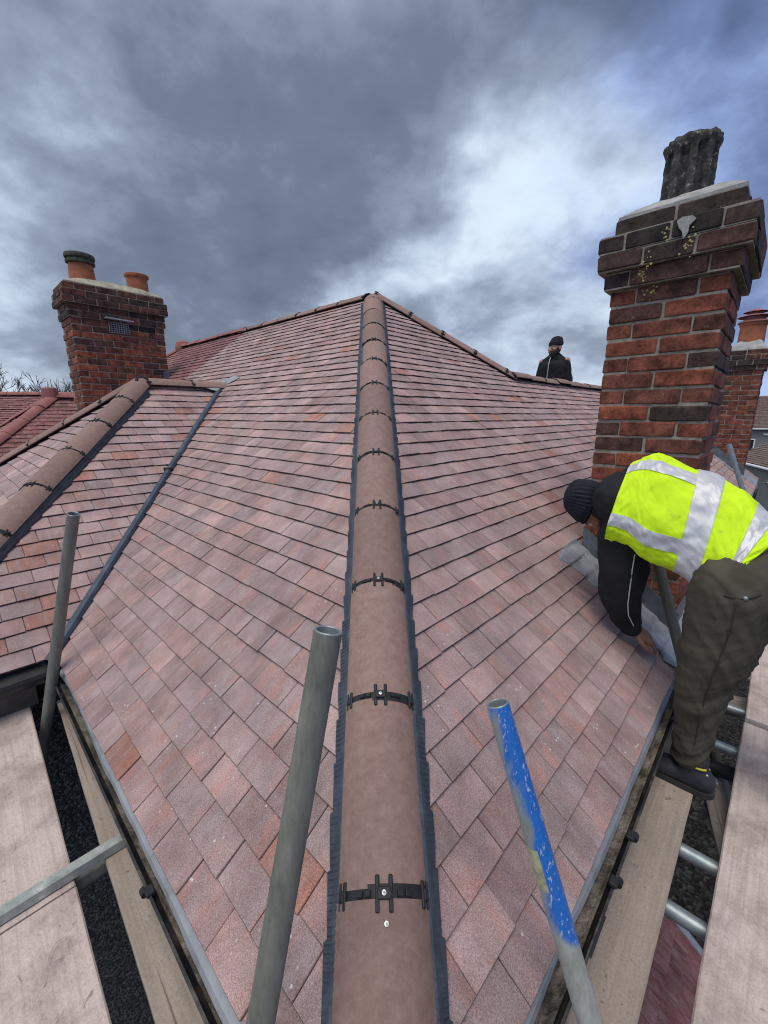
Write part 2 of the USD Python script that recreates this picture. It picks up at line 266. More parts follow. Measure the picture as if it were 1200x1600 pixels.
M_LICHENS = simple('lichen_spot', [(.3, (.28, .21, .06)), (.7, (.42, .37, .18))], 60, .95, bump=.6, bscale=150, bd=.004)

# ------------------------------------------------------------------ roof geometry (origin: crown of the hip at the second lowest hip clip)
TP = math.tan(math.radians(37)); CP, SP = math.cos(math.radians(37)), math.sin(math.radians(37))
ZO, VE = -.0698, -.2558
GND = -5.35
class Slope:
    """A roof plane: eu runs along the eave, ev horizontally up the slope; z = z0 + TP (v - v0)."""
    def __init__(s, eu, ev, v0, z0, poly, base=(0, 0, 0)):
        s.eu, s.ev, s.v0, s.z0, s.base = unit(V(*eu)), unit(V(*ev)), v0, z0, V(*base)
        s.poly = Polygon(poly); s.up = s.ev*CP + V(0, 0, SP); s.n = -s.ev*SP + V(0, 0, CP)
        s.vmin = s.poly.bounds[1]
    def at(s, u, v, h=0): return s.base + s.eu*u + s.ev*v + V(0, 0, s.z0 + TP*(v - s.v0)) + s.n*h
    def pts(s, uw, h):
        uw = np.asarray(uw, float); o = s.at(0, s.vmin)
        return o + uw[:, :1]*s.eu + uw[:, 1:2]*s.up + np.reshape(h, (-1, 1))*s.n
    def wpoly(s): return affine_transform(s.poly, [1, 0, 0, 1/CP, 0, -s.vmin/CP])     # in (u, w), w measured up the slope
V2 = 1.925; HA = 4.30*RQ                                               # the lower ridge and the apex
right = Slope((1, 1, 0), (-1, 1, 0), 0, ZO, [(VE, VE), (10.4, VE), (10.4, V2), (2*HA - V2, V2), (HA, HA)])
VR = 2.341
UP = 5.72                                                              # where the new tiles meet the neighbour's red ones
VT = (VR + 1.756, 1.756)
def below_ridge(a): return (VT[0] + (VT[1]-a), a)
left = Slope((-1, 1, 0), (1, 1, 0), 0, ZO, [(VE, VE), (VE+VR, VE), VT, below_ridge(1.756-(UP-VT[0])) if UP < VT[0]+2 else VT, (UP, HA), (HA, HA)])
redleft = Slope((-1, 1, 0), (1, 1, 0), 0, ZO, [(UP, 1.756-(UP-VT[0])), below_ridge(VE), (8.2+HA-VE, VE), (8.2, HA), (UP, HA)])
WZ = ZO + TP*VE
def wing_slopes(d=(0, 0, 0)):
    face = Slope((1, 1, 0), (-1, 1, 0), 2.0852, WZ, [(-1.0718, 2.0852), (VE, 2.0852), (1.756, 4.097), (.94, 4.097)], d)
    end = Slope((-1, 1, 0), (1, 1, 0), -1.0718, WZ, [(2.0852, -1.0718), (6.109, -1.0718), (4.097, .94)], d)
    back = Slope((1, 1, 0), (1, -1, 0), -6.109, WZ, [(-1.0718, -6.109), (VE, -6.109), (1.756, -4.097), (.94, -4.097)], d)
    return face, end, back
wface, wend, wback = wing_slopes()
ND = (-3.162, 3.162, 0)
nface, nend, nback = wing_slopes(ND)
W, G, TL, TT = .1675, .0968, .225, .0150
def chamfer_tile(poly, c=.0016):
    """Flat tile from a (convex) outline in its own plane, x across, y up the slope, tail at y=0; thickness TT, tail edge and sides slightly eased."""
    p = np.array(poly.exterior.coords)[:-1]
    if not poly.exterior.is_ccw: p = p[::-1]
    q = poly.buffer(-c, join_style='mitre', mitre_limit=5)
    if q.is_empty or q.geom_type != 'Polygon': q = poly
    k = np.array(q.exterior.coords)[:-1]
    if not q.exterior.is_ccw: k = k[::-1]
    if len(k) != len(p): k = p
    n = len(p); b = poly.centroid.coords[0]
    r = np.argmin(np.linalg.norm(k - p[0], axis=1)); k = np.roll(k, -r, axis=0)
    v = np.vstack([np.c_[p, np.zeros(n)], np.c_[p, np.full(n, TT-c)], np.c_[k, np.full(n, TT)], [[*b, TT], [*b, 0]]])
    f = []
    for i in range(n):
        j = (i+1) % n
        f += [(i, j, n+j), (i, n+j, n+i), (n+i, n+j, 2*n+j), (n+i, 2*n+j, 2*n+i), (2*n+i, 2*n+j, 3*n), (j, i, 3*n+1)]
    return v, np.array(f)
FULL = chamfer_tile(sbox(.0016, 0, W-.0016, TL))
def make_tiles(s, seed, redband=None, vlimit=None):
    """List of (vertices, faces, st, tint, size on the picture)."""
    rng = np.random.default_rng(seed); P = s.wpoly(); x0, y0, x1, y1 = P.bounds; out = []
    for i in range(-1, int(y1/G)+1):
        w0 = i*G + .012; shift = (i % 2)*W/2 + rng.normal(0, .004)
        dw = rng.normal(0, .0012)
        for k in range(int(math.floor((x0-shift)/W))-1, int((x1-shift)/W)+2):
            u0 = k*W + shift
            fullbox = sbox(u0, w0, u0+W, w0+TL)
            jit = rng.normal(0, 1, 8)
            t = rng.random()
            if not P.intersects(fullbox): continue
            if i == -1: continue
            if P.contains(sbox(u0, w0, u0+W, min(w0+TL, w0+TL))): v, f = FULL
            else:
                c = P.intersection(fullbox)
                if c.geom_type != 'Polygon' or c.area < 6e-4 or c.bounds[1] > w0 + G*.9: continue
                c = affine_transform(c, [1, 0, 0, 1, -u0, -w0]).simplify(.0008)
                c = c.intersection(sbox(.0016, 0, W-.0016, TL))
                if c.geom_type != 'Polygon' or c.is_empty or len(c.exterior.coords) > 9: continue
                v, f = chamfer_tile(c)
            v = v.copy(); lx, ly = v[:, 0].copy(), v[:, 1].copy()
            ang = jit[0]*.006; cx = lx-W/2
            X = W/2 + cx*math.cos(ang) - ly*math.sin(ang); Y = ly*math.cos(ang) + cx*math.sin(ang) + dw + jit[1]*.0013
            h = 2*TT*(1 - ly/.265) + v[:, 2] + jit[2]*.0011*(1-ly/.265) + jit[3]*.0014*cx/(W/2)*(1-ly/.265) - .0022*(cx/(W/2))**2 - .021
            p = s.pts(np.c_[u0+X, w0+Y], h)
            st = np.c_[lx + 3.1*rng.integers(0, 400), ly + 2.3*rng.integers(0, 400)]
            tail = s.pts([[u0+W/2, w0+G/2]], [0])[0]
            if redband is not None and redband(u0+W/2, i, rng): t = .93 + .07*rng.random()
            else: t = .9*t
            d = tail - CAM; dep = d @ Fv
            sz = 0
            if dep > .15:
                px, py = 600 + FPX*(d @ Rv)/dep, 800 - FPX*(d @ Uv)/dep
                if -30 < px < 1230 and -30 < py < 1640: sz = abs(unit(d) @ s.n)*W*G/(d @ d)
            out.append((p, f, st, t, sz))
    return out
def join_tiles(ts):
    n = np.cumsum([0]+[len(t[0]) for t in ts])
    return (np.vstack([t[0] for t in ts]), np.vstack([t[1]+o for t, o in zip(ts, n)])), np.vstack([t[2] for t in ts]), np.concatenate([np.full(len(t[0]), t[3]) for t in ts])
def under(s, depth=.03, h=-.02):
    uw = np.array(s.wpoly().exterior.coords)[:-1]
    top = s.pts(uw, np.full(len(uw), h)); bot = s.pts(uw, np.full(len(uw), h-depth))
    return trimesh.convex.convex_hull(np.vstack([top, bot])) if abs(Polygon(uw).convex_hull.area - Polygon(uw).area) < 1e-3 else slab(uw, s, h, depth)
def slab(uw, s, h, depth):
    m = trimesh.creation.extrude_polygon(Polygon(uw), depth, engine='earcut')
    v = np.asarray(m.vertices); return trimesh.Trimesh(s.pts(v[:, :2], h-depth+v[:, 2]), m.faces, process=False)

# ------------------------------------------------------------------ ground
gx = trimesh.creation.box((900, 900, .2)); gx.apply_translation((0, 0, GND-.1))
M_GRAVEL = mat('dark_gravel', {'g': ('geometry', {}), 'v': ('voronoi_texture', dict(scale=22)), 'r': ('rgb_ramp', dict(ramp=[(0, (.012, .013, .012)), (.45, (.028, .029, .027)), (.8, (.06, .06, .055)), (1, (.10, .10, .09))])),
    'n': ('noise_texture', dict(scale=3, detail=5)), 'sc': ('vector_math', dict(math_type='scale')), 'sep': ('separate_color', {}), 'b': ('bump', dict(strength=1, distance=.03)), 'p': ('principled_bsdf', dict(roughness=.95, specular_ior_level=.2))},
    [('g.position', 'v.vector'), ('g.position', 'n.vector'), ('v.color', 'sep.color'), ('sep.r', 'r.fac'), ('r.color', 'sc.vector1'), ('n.fac', 'sc.scale'), ('v.distance', 'b.height'), ('b.normal', 'p.normal'), ('sc.vector', 'p.base_color')])
obj('ground', gx, M_GRAVEL, kind='structure', label='dark gravel ground far below the scaffold boards', cat='ground')

# ------------------------------------------------------------------ our house
house = thing('house', 'brick house whose hipped roof with new brown tiles fills the view', 'house')
def wallbox(pts, z0, z1):
    m = trimesh.creation.extrude_polygon(Polygon(pts), z1-z0, engine='earcut'); m.apply_translation((0, 0, z0)); return m
I = VE + .22
def P2(eu, ev, u, v): return tuple((unit(V(*eu))*u + unit(V(*ev))*v)[:2])
L_, R_ = ((-1, 1, 0), (1, 1, 0)), ((1, 1, 0), (-1, 1, 0))
hull_ = [P2(*L_, I, I), P2(*R_, 10.2, I), P2(*R_, 10.2, 3.2), P2(*R_, 6, 6), P2(*L_, 5.6, 3.0), P2(*L_, 5.6, -.85), P2(*L_, 2.30, -.85), P2(*L_, 2.30, I)]
obj('wall', wallbox(hull_, GND, -.36), M_PEB, house)
alltiles = []
def band(u, i, rng): return 2.0 < u-0 < 99 and ((10 <= i <= 12 and 1.25 < u < 1.85) or rng.random() < .045)
for s, sd, rb in ((right, 1, band), (left, 2, lambda u, i, r: (r.random() < .03) or (19 <= i <= 21 and 3.4 < u < 4.4 and r.random() < .6)), (wface, 3, lambda u, i, r: r.random() < .05), (wend, 4, None)):
    ts = make_tiles(s, sd, rb); alltiles.append((s, ts))
ranked = sorted((t[4] for _, ts in alltiles for t in ts), reverse=True); cut = ranked[300]
rest = []
for s, ts in alltiles:
    rs = obj('roof_slope', under(s), M_UNDER, house)
    for t in ts:
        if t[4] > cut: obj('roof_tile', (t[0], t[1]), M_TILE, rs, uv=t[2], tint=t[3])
        else: rest.append(t)
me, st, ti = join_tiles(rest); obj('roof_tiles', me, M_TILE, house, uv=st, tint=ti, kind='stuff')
print('tiles', sum(len(ts) for _, ts in alltiles), 'tris', len(me[1]))
# the slopes behind, unseen from the front
lbk = Slope((-1, 1, 0), (-1, -1, 0), -HA, ZO + TP*HA, [(HA, -HA), (UP, -HA), (UP, -HA-3.4), (HA+3.4, -HA-3.4)])
bk = Slope((1, 1, 0), (1, -1, 0), -V2, ZO+TP*V2, [(2*HA-V2, -V2), (10.4, -V2), (10.4, -V2-3), (2*HA-V2+3, -V2-3)])
obj('roof_slope', under(bk), M_UNDER, house)
obj('roof_slope', under(wback), M_UNDER, house)

# hip and ridge tiles ---------------------------------------------------------
HR, HPH = .112, math.radians(64); HS = .4185
HDIR = unit(V(0, 1, TP*RQ))
def barrel(L, r=HR, ph=HPH, th=.013, n=18, m=3):
    a = np.linspace(-ph, ph, n); x = np.linspace(0, L, m)
    out = np.zeros((m, n, 3)); N = np.zeros((m, n, 3))
    for i, xx in enumerate(x): out[i] = np.c_[np.full(n, xx), r*np.sin(a), r*np.cos(a)-r]; N[i] = np.c_[np.zeros(n), np.sin(a), np.cos(a)]
    return shell(out, th, N)
def clip_mesh(r=HR):
    """Seal band over a joint with its moulded H clips and small blocks; x along the hip, joint at x=0."""
    parts = []
    a = np.linspace(-HPH*1.08, HPH*1.08, 25); P = np.zeros((2, 25, 3)); N = np.zeros((2, 25, 3))
    for i, xx in enumerate((-.0155, .0155)): P[i] = np.c_[np.full(25, xx), (r-.002)*np.sin(a), (r-.002)*np.cos(a)-r]; N[i] = np.c_[np.zeros(25), np.sin(a), np.cos(a)]
    parts.append(shell(P, .008, N))
    def blk(phi, lx, wy, hz, x=0):
        b = cbox(lx, wy, hz, .0018); Y = V(0, math.cos(phi), -math.sin(phi)); Z = V(0, math.sin(phi), math.cos(phi))
        return place(b, V(x, 0, -r) + Z*(r + hz/2 - .002), V(1, 0, 0), Y, Z)
    for s in (-1, 1):
        parts += [blk(s*.125, .060, .0090, .006), blk(s*.84, .046, .0090, .006), blk(s*.98, .046, .005, .006)]
        parts += [blk(s*.31, .012, .014, .007), blk(s*.47, .012, .014, .007), blk(s*.91, .020, .014, .008)]
    parts.append(blk(0, .021, .030, .008))
    return cat_(parts)
BAR, CLIP = barrel(HS-.017), clip_mesh()
SCREWV = trimesh.creation.revolve(np.array([(0, .0036), (.0012, .0022), (.0022, .0036), (.0046, .0032), (.0055, 0), (0, 0)]), sections=14)
def hip_run(start, d, n, parent, mt, clips=True, k0=0, jitter=.002, name='hip_tile', seed=0, screws=True, last=1.0, r=1.0):
    rng = np.random.default_rng(seed); X = unit(d); Y = unit(np.cross(V(0, 0, 1), X)); Z = np.cross(X, Y); start = V(*start)
    for k in range(k0, n):
        o = start + X*(k*HS + .0085) + Z*rng.normal(0, jitter) + Y*rng.normal(0, jitter)
        b = BAR if k < n-1 or last == 1.0 else barrel(HS*last-.017)
        tw = rng.normal(0, .006)
        obj(name, place(b, o, unit(X + Y*tw), unit(Y - X*tw), Z), mt, parent, smooth=40)
        if clips:
            c = obj('hip_clip', place(CLIP, start + X*k*HS, X, Y, Z), M_CLIP, parent)
            if screws: obj('screw', place(SCREWV, start + X*k*HS + Z*.0065, X, Y, Z), M_SCREW, c, smooth=40)
def roll(start, d, L, parent, seed, crimp=1.0, mt=None):
    """Crimped dry-hip flashing showing beside the tiles on both sides."""
    rng = np.random.default_rng(seed); X = unit(d); Y = unit(np.cross(V(0, 0, 1), X)); Z = np.cross(X, Y)
    n = int(L/.0032); x = np.arange(n)*.0032
    for s in (-1, 1):
        amp = .35 + .65*np.clip((meshkit.noise(np.c_[x*9, np.full(n, seed+s), np.zeros(n)])-.25)*2.2, 0, 1)
        cr = np.where((np.arange(n) // 2) % 2 == 0, 1., -1.)*.0023*amp*crimp + rng.normal(0, .0002, n)
        wid = .0035*(meshkit.noise(np.c_[x*14, np.full(n, 7+s), np.full(n, seed)])-.5) + .007*((x/(.1125)) % 1)
        P = np.zeros((n, 6, 3))
        for j, (q, z, c) in enumerate(((.080, -.052, 0), (.1005, -.0585, .25), (.1075, -.066, .5), (.1125, -.077, 1), (.1180, -.0835, 1), (.1225, -.0885, .7))):
            qq = q + (wid if j >= 4 else wid*.5 if j == 3 else 0); zz = z - (wid*.47 if j >= 4 else 0)
            P[:, j] = V(*start) + x[:, None]*X + (s*qq)[:, None]*Y + (zz + cr*c)[:, None]*Z if np.ndim(qq) else V(*start) + x[:, None]*X + s*qq*Y + (zz + cr*c)[:, None]*Z
        obj('hip_roll', shell(P, .0025, Z*1.0), mt or M_ROLL, parent)
APEX = V(0, 4.30, ZO + TP*HA)
hip_run((0, 0, 0), HDIR, 12, house, M_HIP, k0=-1, last=.35, seed=1)
obj('screw', place(SCREWV, HDIR*-.046 + V(.004, 0, 0) + unit(np.cross(HDIR, V(-1, 0, 0)))*.001, HDIR, V(-1, 0, 0), unit(np.cross(HDIR, V(-1, 0, 0)))), M_SCREW, house, smooth=40)
roll(-HDIR*.40, HDIR, 5.05, house, 3)
CR = .07
hip_run(APEX + V(.05, 0, CR-.02), (1, 0, -TP*RQ), 5, house, M_HIP, seed=2, last=.35)
hip_run(right.at(2*HA-V2-.05, V2) + V(0, 0, CR-.005), (1, 1, 0), 15, house, M_HIP, name='ridge_tile', seed=3, jitter=.004, screws=False)
hip_run(APEX + V(-.05, .05, CR-.02), (-1, 1, 0), 7, house, M_HIP, name='ridge_tile', seed=4, screws=False, last=.7)
# wing
WA = wface.at(.94, 4.097)
hip_run(WA + V(0, -.02, CR), (0, -1, -TP*RQ), 9, house, M_HIP, seed=5, screws=False)
roll(WA + V(0, 0, CR) - V(0, 3.45, 3.45*TP*RQ), HDIR, 3.75, house, 8, .12, M_STRIP)
hip_run(WA + V(-.02, 0, CR), (-1, 0, -TP*RQ), 8, house, M_HIP, seed=6, screws=False)
hip_run(WA + V(.03, .03, CR-.005), (1, 1, 0), 3, house, M_HIP, name='ridge_tile', seed=7, screws=False, last=.45)

# valley, gutters, eaves strip -------------------------------------------------
vb = left.at(VE+VR, VE); VD = unit(V(0, 1, TP*RQ)); VL = 2.0117*math.sqrt(2)/math.cos(math.atan(TP*RQ))
def valley_liner():
    X, Y = VD, V(1, 0, 0); Z = np.cross(VD, V(-1, 0, 0)); Z = Z if Z[2] > 0 else -Z
    prof = [(-.075, .030), (-.030, .0), (-.026, .050), (-.015, .062), (.015, .062), (.026, .050), (.030, .0), (.075, .030)]
    x = np.linspace(-.03, VL-.02, 40); P = np.zeros((40, len(prof), 3))
    for j, (q, z) in enumerate(prof): P[:, j] = vb + x[:, None]*X + q*Y + (z - .004)*Z
    return shell(P, .004, Z)
obj('valley_liner', valley_liner(), M_VALLEY, house)
obj('valley_joint_clip', place(cbox(.016, .074, .04, .004), vb + VD*1.62 + V(0, -.02, .042), VD, V(1, 0, 0), unit(np.cross(VD, V(1, 0, 0)))), M_CLIP, house)
ZG = ZO + TP*VE
def gutter(s, u0, u1, vc, zt, r=.052, seed=0, vt=0):
    rng = np.random.default_rng(seed); n = int((u1-u0)/.05)+2; u = np.linspace(u0, u1, n)
    th = np.linspace(math.pi, 2*math.pi, 13); P = np.zeros((n, 15, 3)); N = np.zeros((n, 15, 3))
    sag = (meshkit.noise(np.c_[u*1.7, np.full(n, seed*3.1), np.zeros(n)])-.5)*.012
    for j, t in enumerate(np.r_[math.pi, th, 2*math.pi]):
        q, z = r*math.cos(t), r*math.sin(t)
        if j == 0: q -= .007
        if j == 14: q += .007
        P[:, j] = s.base + u[:, None]*s.eu + (vc + vt*(u-u0) + q)[:, None]*s.ev + (zt + z + sag)[:, None]*V(0, 0, 1)
        N[:, j] = -math.cos(t)*s.ev + V(0, 0, -math.sin(t)) if 0 < j < 14 else V(0, 0, 1)
    return shell(P, .003, N)
def silt(s, u0, u1, vc, zt, seed):
    n = int((u1-u0)/.012)+2; u = np.linspace(u0, u1, n); q = np.linspace(-.040, .040, 9); P = np.zeros((n, 9, 3))
    for j, qq in enumerate(q):
        h = (meshkit.fbm(np.c_[u*16, np.full(n, qq*60), np.full(n, seed)], 4)-.5)*.03
        P[:, j] = s.base + u[:, None]*s.eu + (vc+qq)*s.ev + (zt - .030 + h*(1-abs(qq)/.05) + 9*qq*qq)[:, None]*V(0, 0, 1)
    return shell(P, .01, V(0, 0, 1))
def bracket(s, u, vc, zt):
    th = np.linspace(math.pi*.98, math.pi*2.02, 15); P = np.zeros((2, 15, 3)); N = np.zeros((2, 15, 3))
    for i, du in enumerate((-.014, .014)):
        for j, t in enumerate(th):
            P[i, j] = s.base + s.eu*(u+du) + s.ev*(vc + .0575*math.cos(t)) + V(0, 0, zt + .0575*math.sin(t)); N[i, j] = -(math.cos(t)*s.ev + V(0, 0, math.sin(t)))
    a = shell(P, .004, -N)
    lug = place(cbox(.030, .022, .016, .003), s.base + s.eu*u + s.ev*(vc-.056) + V(0, 0, zt+.006), s.eu, s.ev, V(0, 0, 1))
    lug2 = revolve([(0, 0), (.012, 0), (.012, .02), (0, .02)], 10, s.base + s.eu*(u+.02) + s.ev*(vc-.062) + V(0, 0, zt-.02), s.ev, V(0, 0, 1), s.eu)
    return cat_([a, lug, lug2])
def eaves_strip(s, u0, u1, seed, wave=.006, near=0.):
    n = int((u1-u0)/.03)+2; u = np.linspace(u0, u1, n); P = np.zeros((n, 5, 3))
    wv = (meshkit.fbm(np.c_[u*3, np.full(n, seed), np.zeros(n)], 3)-.5)*wave*2 - near*np.clip((.9-u)/.9, -.5, 1)
    for j, (v, z) in enumerate(((VE+.10, .052), (VE+.03, .004), (VE+.010, -.014), (VE-.002, -.026), (VE-.007, -.042))):
        k = max(0, j-1)/3.
        P[:, j] = s.base + u[:, None]*s.eu + (v + wv*k)[:, None]*s.ev + (s.z0 + TP*(VE - s.v0) + z - .008 + wv*k)[:, None]*V(0, 0, 1)
    return shell(P, .003, V(0, 0, 1))
VC, ZT = -.218, -.318
obj('gutter', gutter(left, -.28, 1.98, VC-.014, ZT, r=.056, seed=1), M_GUTTER, house)
obj('gutter', gutter(right, -.28, 9.8, VC-.032, ZT, r=.054, seed=2), M_GUTTER, house)
obj('gutter_silt', silt(left, -.25, 1.97, VC-.014, ZT, 4), M_MUD, house)
obj('gutter_silt', silt(right, -.25, 3.2, VC-.032, ZT, 9), M_MUD, house)
for u in (.62,): obj('gutter_bracket', bracket(left, u, VC-.014, ZT), M_CLIP, house)
for u in (.62, .80, 1.5, 2.4): obj('gutter_bracket', bracket(right, u, VC-.032, ZT), M_CLIP, house)
obj('gutter_union', cat_([gutter(right, .40, .52, VC-.032, ZT+.001, r=.0580, seed=2)]), M_CLIP, house)
obj('gutter_outlet', revolve([(.036, -.11), (.04, -.11), (.04, -.048), (.036, -.048), (.036, -.11)], 20, right.eu*.46 + right.ev*(VC-.032) + V(0, 0, ZT)), M_CLIP, house)
obj('eaves_strip', eaves_strip(left, -.30, 2.02, 5, .009, .012), M_TRAY, house)
obj('eaves_strip', eaves_strip(right, -.30, 9.9, 8, .006), M_TRAY, house)
obj('fascia', bar(left.eu*-.1 + left.ev*(VE+.085) + V(0, 0, -.42), left.eu*2.0 + left.ev*(VE+.085) + V(0, 0, -.42), .02, .17), M_WOODDARK, house)
obj('fascia', bar(right.eu*-.1 + right.ev*(VE+.085) + V(0, 0, -.42), right.eu*10 + right.ev*(VE+.085) + V(0, 0, -.42), .02, .17), M_WOODDARK, house)
# eave of the wing: runs back towards us from the foot of the valley
wg = wface
WV = 2.0852
obj('gutter', gutter(wg, -1.25, -.30, WV + (VC-VE), ZT, seed=6), M_GUTTER, house)
s_ = wg; n_ = 40; u_ = np.linspace(-1.3, -.28, n_); Pst = np.zeros((n_, 4, 3))
for j, (dv, z) in enumerate(((.10, .052), (.0, -.014), (-.018, -.03), (-.024, -.048))): Pst[:, j] = u_[:, None]*s_.eu + (WV+dv)*s_.ev + V(0, 0, WZ + z - .008)
obj('eaves_strip', shell(Pst, .003, V(0, 0, 1)), M_CLIP, house)
obj('fascia', bar(wg.eu*-1.3 + wg.ev*(WV+.085) + V(0, 0, -.42), wg.eu*-.35 + wg.ev*(WV+.085) + V(0, 0, -.42), .02, .17), M_WOODDARK, house)
# lead saddle where the small ridge meets the main slope
def lead_sheet(s, poly, h=.03, bumps=.006, seed=0, step=.012, thick=.003, edge=.02):
    """Dressed lead sheet lying on the slope inside the outline poly (u, v), its rim dressed down."""
    P = Polygon(poly); x0, y0, x1, y1 = P.bounds
    pts, tri = [], []
    m = trimesh.creation.extrude_polygon(P, .001, engine='earcut')
    t = trimesh.Trimesh(np.asarray(m.vertices), m.faces)
    v, f = trimesh.remesh.subdivide_to_size(t.vertices, t.faces, step*1.6)
    t = trimesh.Trimesh(v, f); t.merge_vertices(); v = np.array(t.vertices); top = v[:, 2] > .0005
    from shapely import points, distance
    de = distance(points(v[:, :2]), P.exterior); k = np.clip(de/edge, 0, 1)
    ph = (((v[:, 1]-s.vmin)/CP - .012)/G) % 1; ph = np.where(ph > .93, (1-ph)/.07, ph/.93)      # lies on the stepped tiles below
    hh = (.0250 - .0112*ph if s is right else h*.75) + (h-.027) + .0045*k + (meshkit.fbm(np.c_[v[:, :2]*13, np.full(len(v), seed)], 3)-.5)*bumps*2 + np.where(top, 0, -thick)
    q = np.array([s.at(a, b) for a, b in v[:, :2]]) + hh[:, None]*s.n
    return trimesh.Trimesh(q, t.faces, process=False)
obj('lead_saddle', lead_sheet(left, [(VT[0]-.10, VT[1]+.05), (VT[0]-.20, VT[1]+.12), (VT[0]+.02, VT[1]+.17), (VT[0]+.24, VT[1]+.02), (VT[0]+.1, VT[1]-.06)], h=.030, seed=3, edge=.006), M_LEAD, house, smooth=50)
obj('lead_saddle', lead_sheet(wface, [(1.42, 4.075), (1.62, 3.99), (1.76, 4.08), (1.70, 4.097)], h=.045, seed=5, edge=.006), M_LEAD, house, smooth=50)

# chimneys ---------------------------------------------------------------------
BP = .0834
_bk = {}
def rough_brick(L, W_, H_, k):
    key = (round(L, 3), round(W_, 3), round(H_, 3), k)
    if key not in _bk:
        r = np.random.default_rng(int(L*1e4)*7 + int(H_*1e4)*13 + k*101); p = []
        base = np.asarray(cbox(L, W_, H_, .006).vertices); n = 5
        for q in base: p.append(q + r.normal(0, .0011, 3))
        for sx in (-1, 1):
            for sz in (-1, 1):
                for t in np.linspace(-.4, .4, n): p.append(V(t*L, sx*(W_/2 - .001 - abs(r.normal(0, .0012))), sz*(H_/2 - .0008 - abs(r.normal(0, .0018)))))
        _bk[key] = trimesh.convex.convex_hull(np.array(p))
    return _bk[key]
def brick_ring(parent, o, a, b, A, B, z, odd, tints, rng, BL=.25, t=.12, hgt=BP, faces=(1, 1, 1, 1)):
    """One course of a hollow rectangle of bricks: A along a, B along b, o its near corner; only the faces wanted."""
    J = .0118
    runs = []
    if odd: runs = [(0, A, 0, 'a', 0), (0, A, B-t, 'a', 1), (t, B-t, 0, 'b', 2), (t, B-t, A-t, 'b', 3)]
    else: runs = [(t, A-t, 0, 'a', 0), (t, A-t, B-t, 'a', 1), (0, B, 0, 'b', 2), (0, B, A-t, 'b', 3)]
    for s0, s1, off, ax, fi in runs:
        if not faces[fi]: continue
        n = max(1, round((s1-s0)/BL)); L = (s1-s0)/n
        for k in range(n if faces[fi] == 1 else 1):
            c0 = s0 + (k+.5)*L
            m = rough_brick(round(L-J, 3), t, hgt-J, int(rng.integers(0, 8)))
            pa, pb = (c0, off+t/2) if ax == 'a' else (off+t/2, c0)
            X, Y = (a, b) if ax == 'a' else (b, -a)
            jz = rng.normal(0, .0013); tw = rng.normal(0, .006); pr = rng.normal(0, .002)
            out = {0: -b, 1: b, 2: -a, 3: a}[fi]
            obj('brick', place(m, o + a*pa + b*pb + V(0, 0, z + hgt/2 + jz) + out*pr, unit(X + Y*tw), unit(Y - X*tw), V(0, 0, 1)), M_BRICK, parent, tint=float(np.clip(tints(rng), 0, 1)))
def corebox(o, a, b, A, B, z0, z1, ins):
    return place(trimesh.creation.box((A-2*ins, B-2*ins, z1-z0)), o + a*A/2 + b*B/2 + V(0, 0, (z0+z1)/2), a, b, V(0, 0, 1))
def stack(parent, label, o, a, b, A, B, z0, zs, corbels, seed, red, faces, dark):
    """Brick stack; corbels = offsets of the courses above the shaft. Returns the part and the top height."""
    rng = np.random.default_rng(seed)
    x = UsdGeom.Xform.Define(stage, numbered(str(parent.GetPath()) + '/chimney')); ch = tag(x, label)
    n = int(round((zs-z0)/BP)); cores = [corebox(o, a, b, A, B, z0-.5, zs, .009)]
    for i in range(n):
        near = n-1-i
        brick_ring(ch, o, a, b, A, B, zs - (i+1)*BP, i % 2, lambda r: r.choice([r.uniform(*red), r.uniform(*red), r.uniform(*red), r.uniform(.16, .42)]) - (.16 if i < 2 else 0), rng, faces=faces)
    for k, d in enumerate(corbels):
        oo = o - a*d - b*d; z = zs + k*BP
        brick_ring(ch, oo, a, b, A+2*d, B+2*d, z, k % 2, lambda r: r.uniform(*dark), rng, faces=faces)
        cores.append(corebox(oo, a, b, A+2*d, B+2*d, z+.001, z+BP-.002, .009))
    obj('mortar', cat_(cores), M_MORTAR, ch)
    return ch, zs + len(corbels)*BP
def flaunch(o, a, b, A, B, z, ins0, ins1, h, seed, p=1.0):
    """Weathered cement slope on the stack's top: from the brick edge up to a smaller flat."""
    n = 28; P = np.zeros((n, n, 3)); s = np.linspace(-1, 1, n)
    for i in range(n):
        for j in range(n):
            r = max(abs(s[i]), abs(s[j])); k = min(1, (1-r)/.55)
            w = (meshkit.fbm(V(s[i]*4+seed, s[j]*4, seed), 3)-.5)*.018
            P[i, j] = o + a*(A/2 + s[i]*(A/2-ins0)) + b*(B/2 + s[j]*(B/2-ins0)) + V(0, 0, z + .012 + h*(1-(1-k)**1.6) + w*min(1, (1-r)*6))
    return shell(P, .014, V(0, 0, 1))
EU, EV = right.eu, right.ev
C1 = EU*2.0925 + EV*-.177
ch1, zt1 = stack(house, 'tall red brick chimney in front of the bent worker, dark corbelled top', C1, EV, EU, .5025, .57, -.32, 1.604, (.034, .066, .066, .012), 11, (.42, .9), (1, 2, 1, 2), (.0, .30))
obj('flaunching', flaunch(C1 - EV*.012 - EU*.012, EV, EU, .5265, .594, zt1, .012, .1, .075, 2), M_CEMENT, ch1, smooth=40)
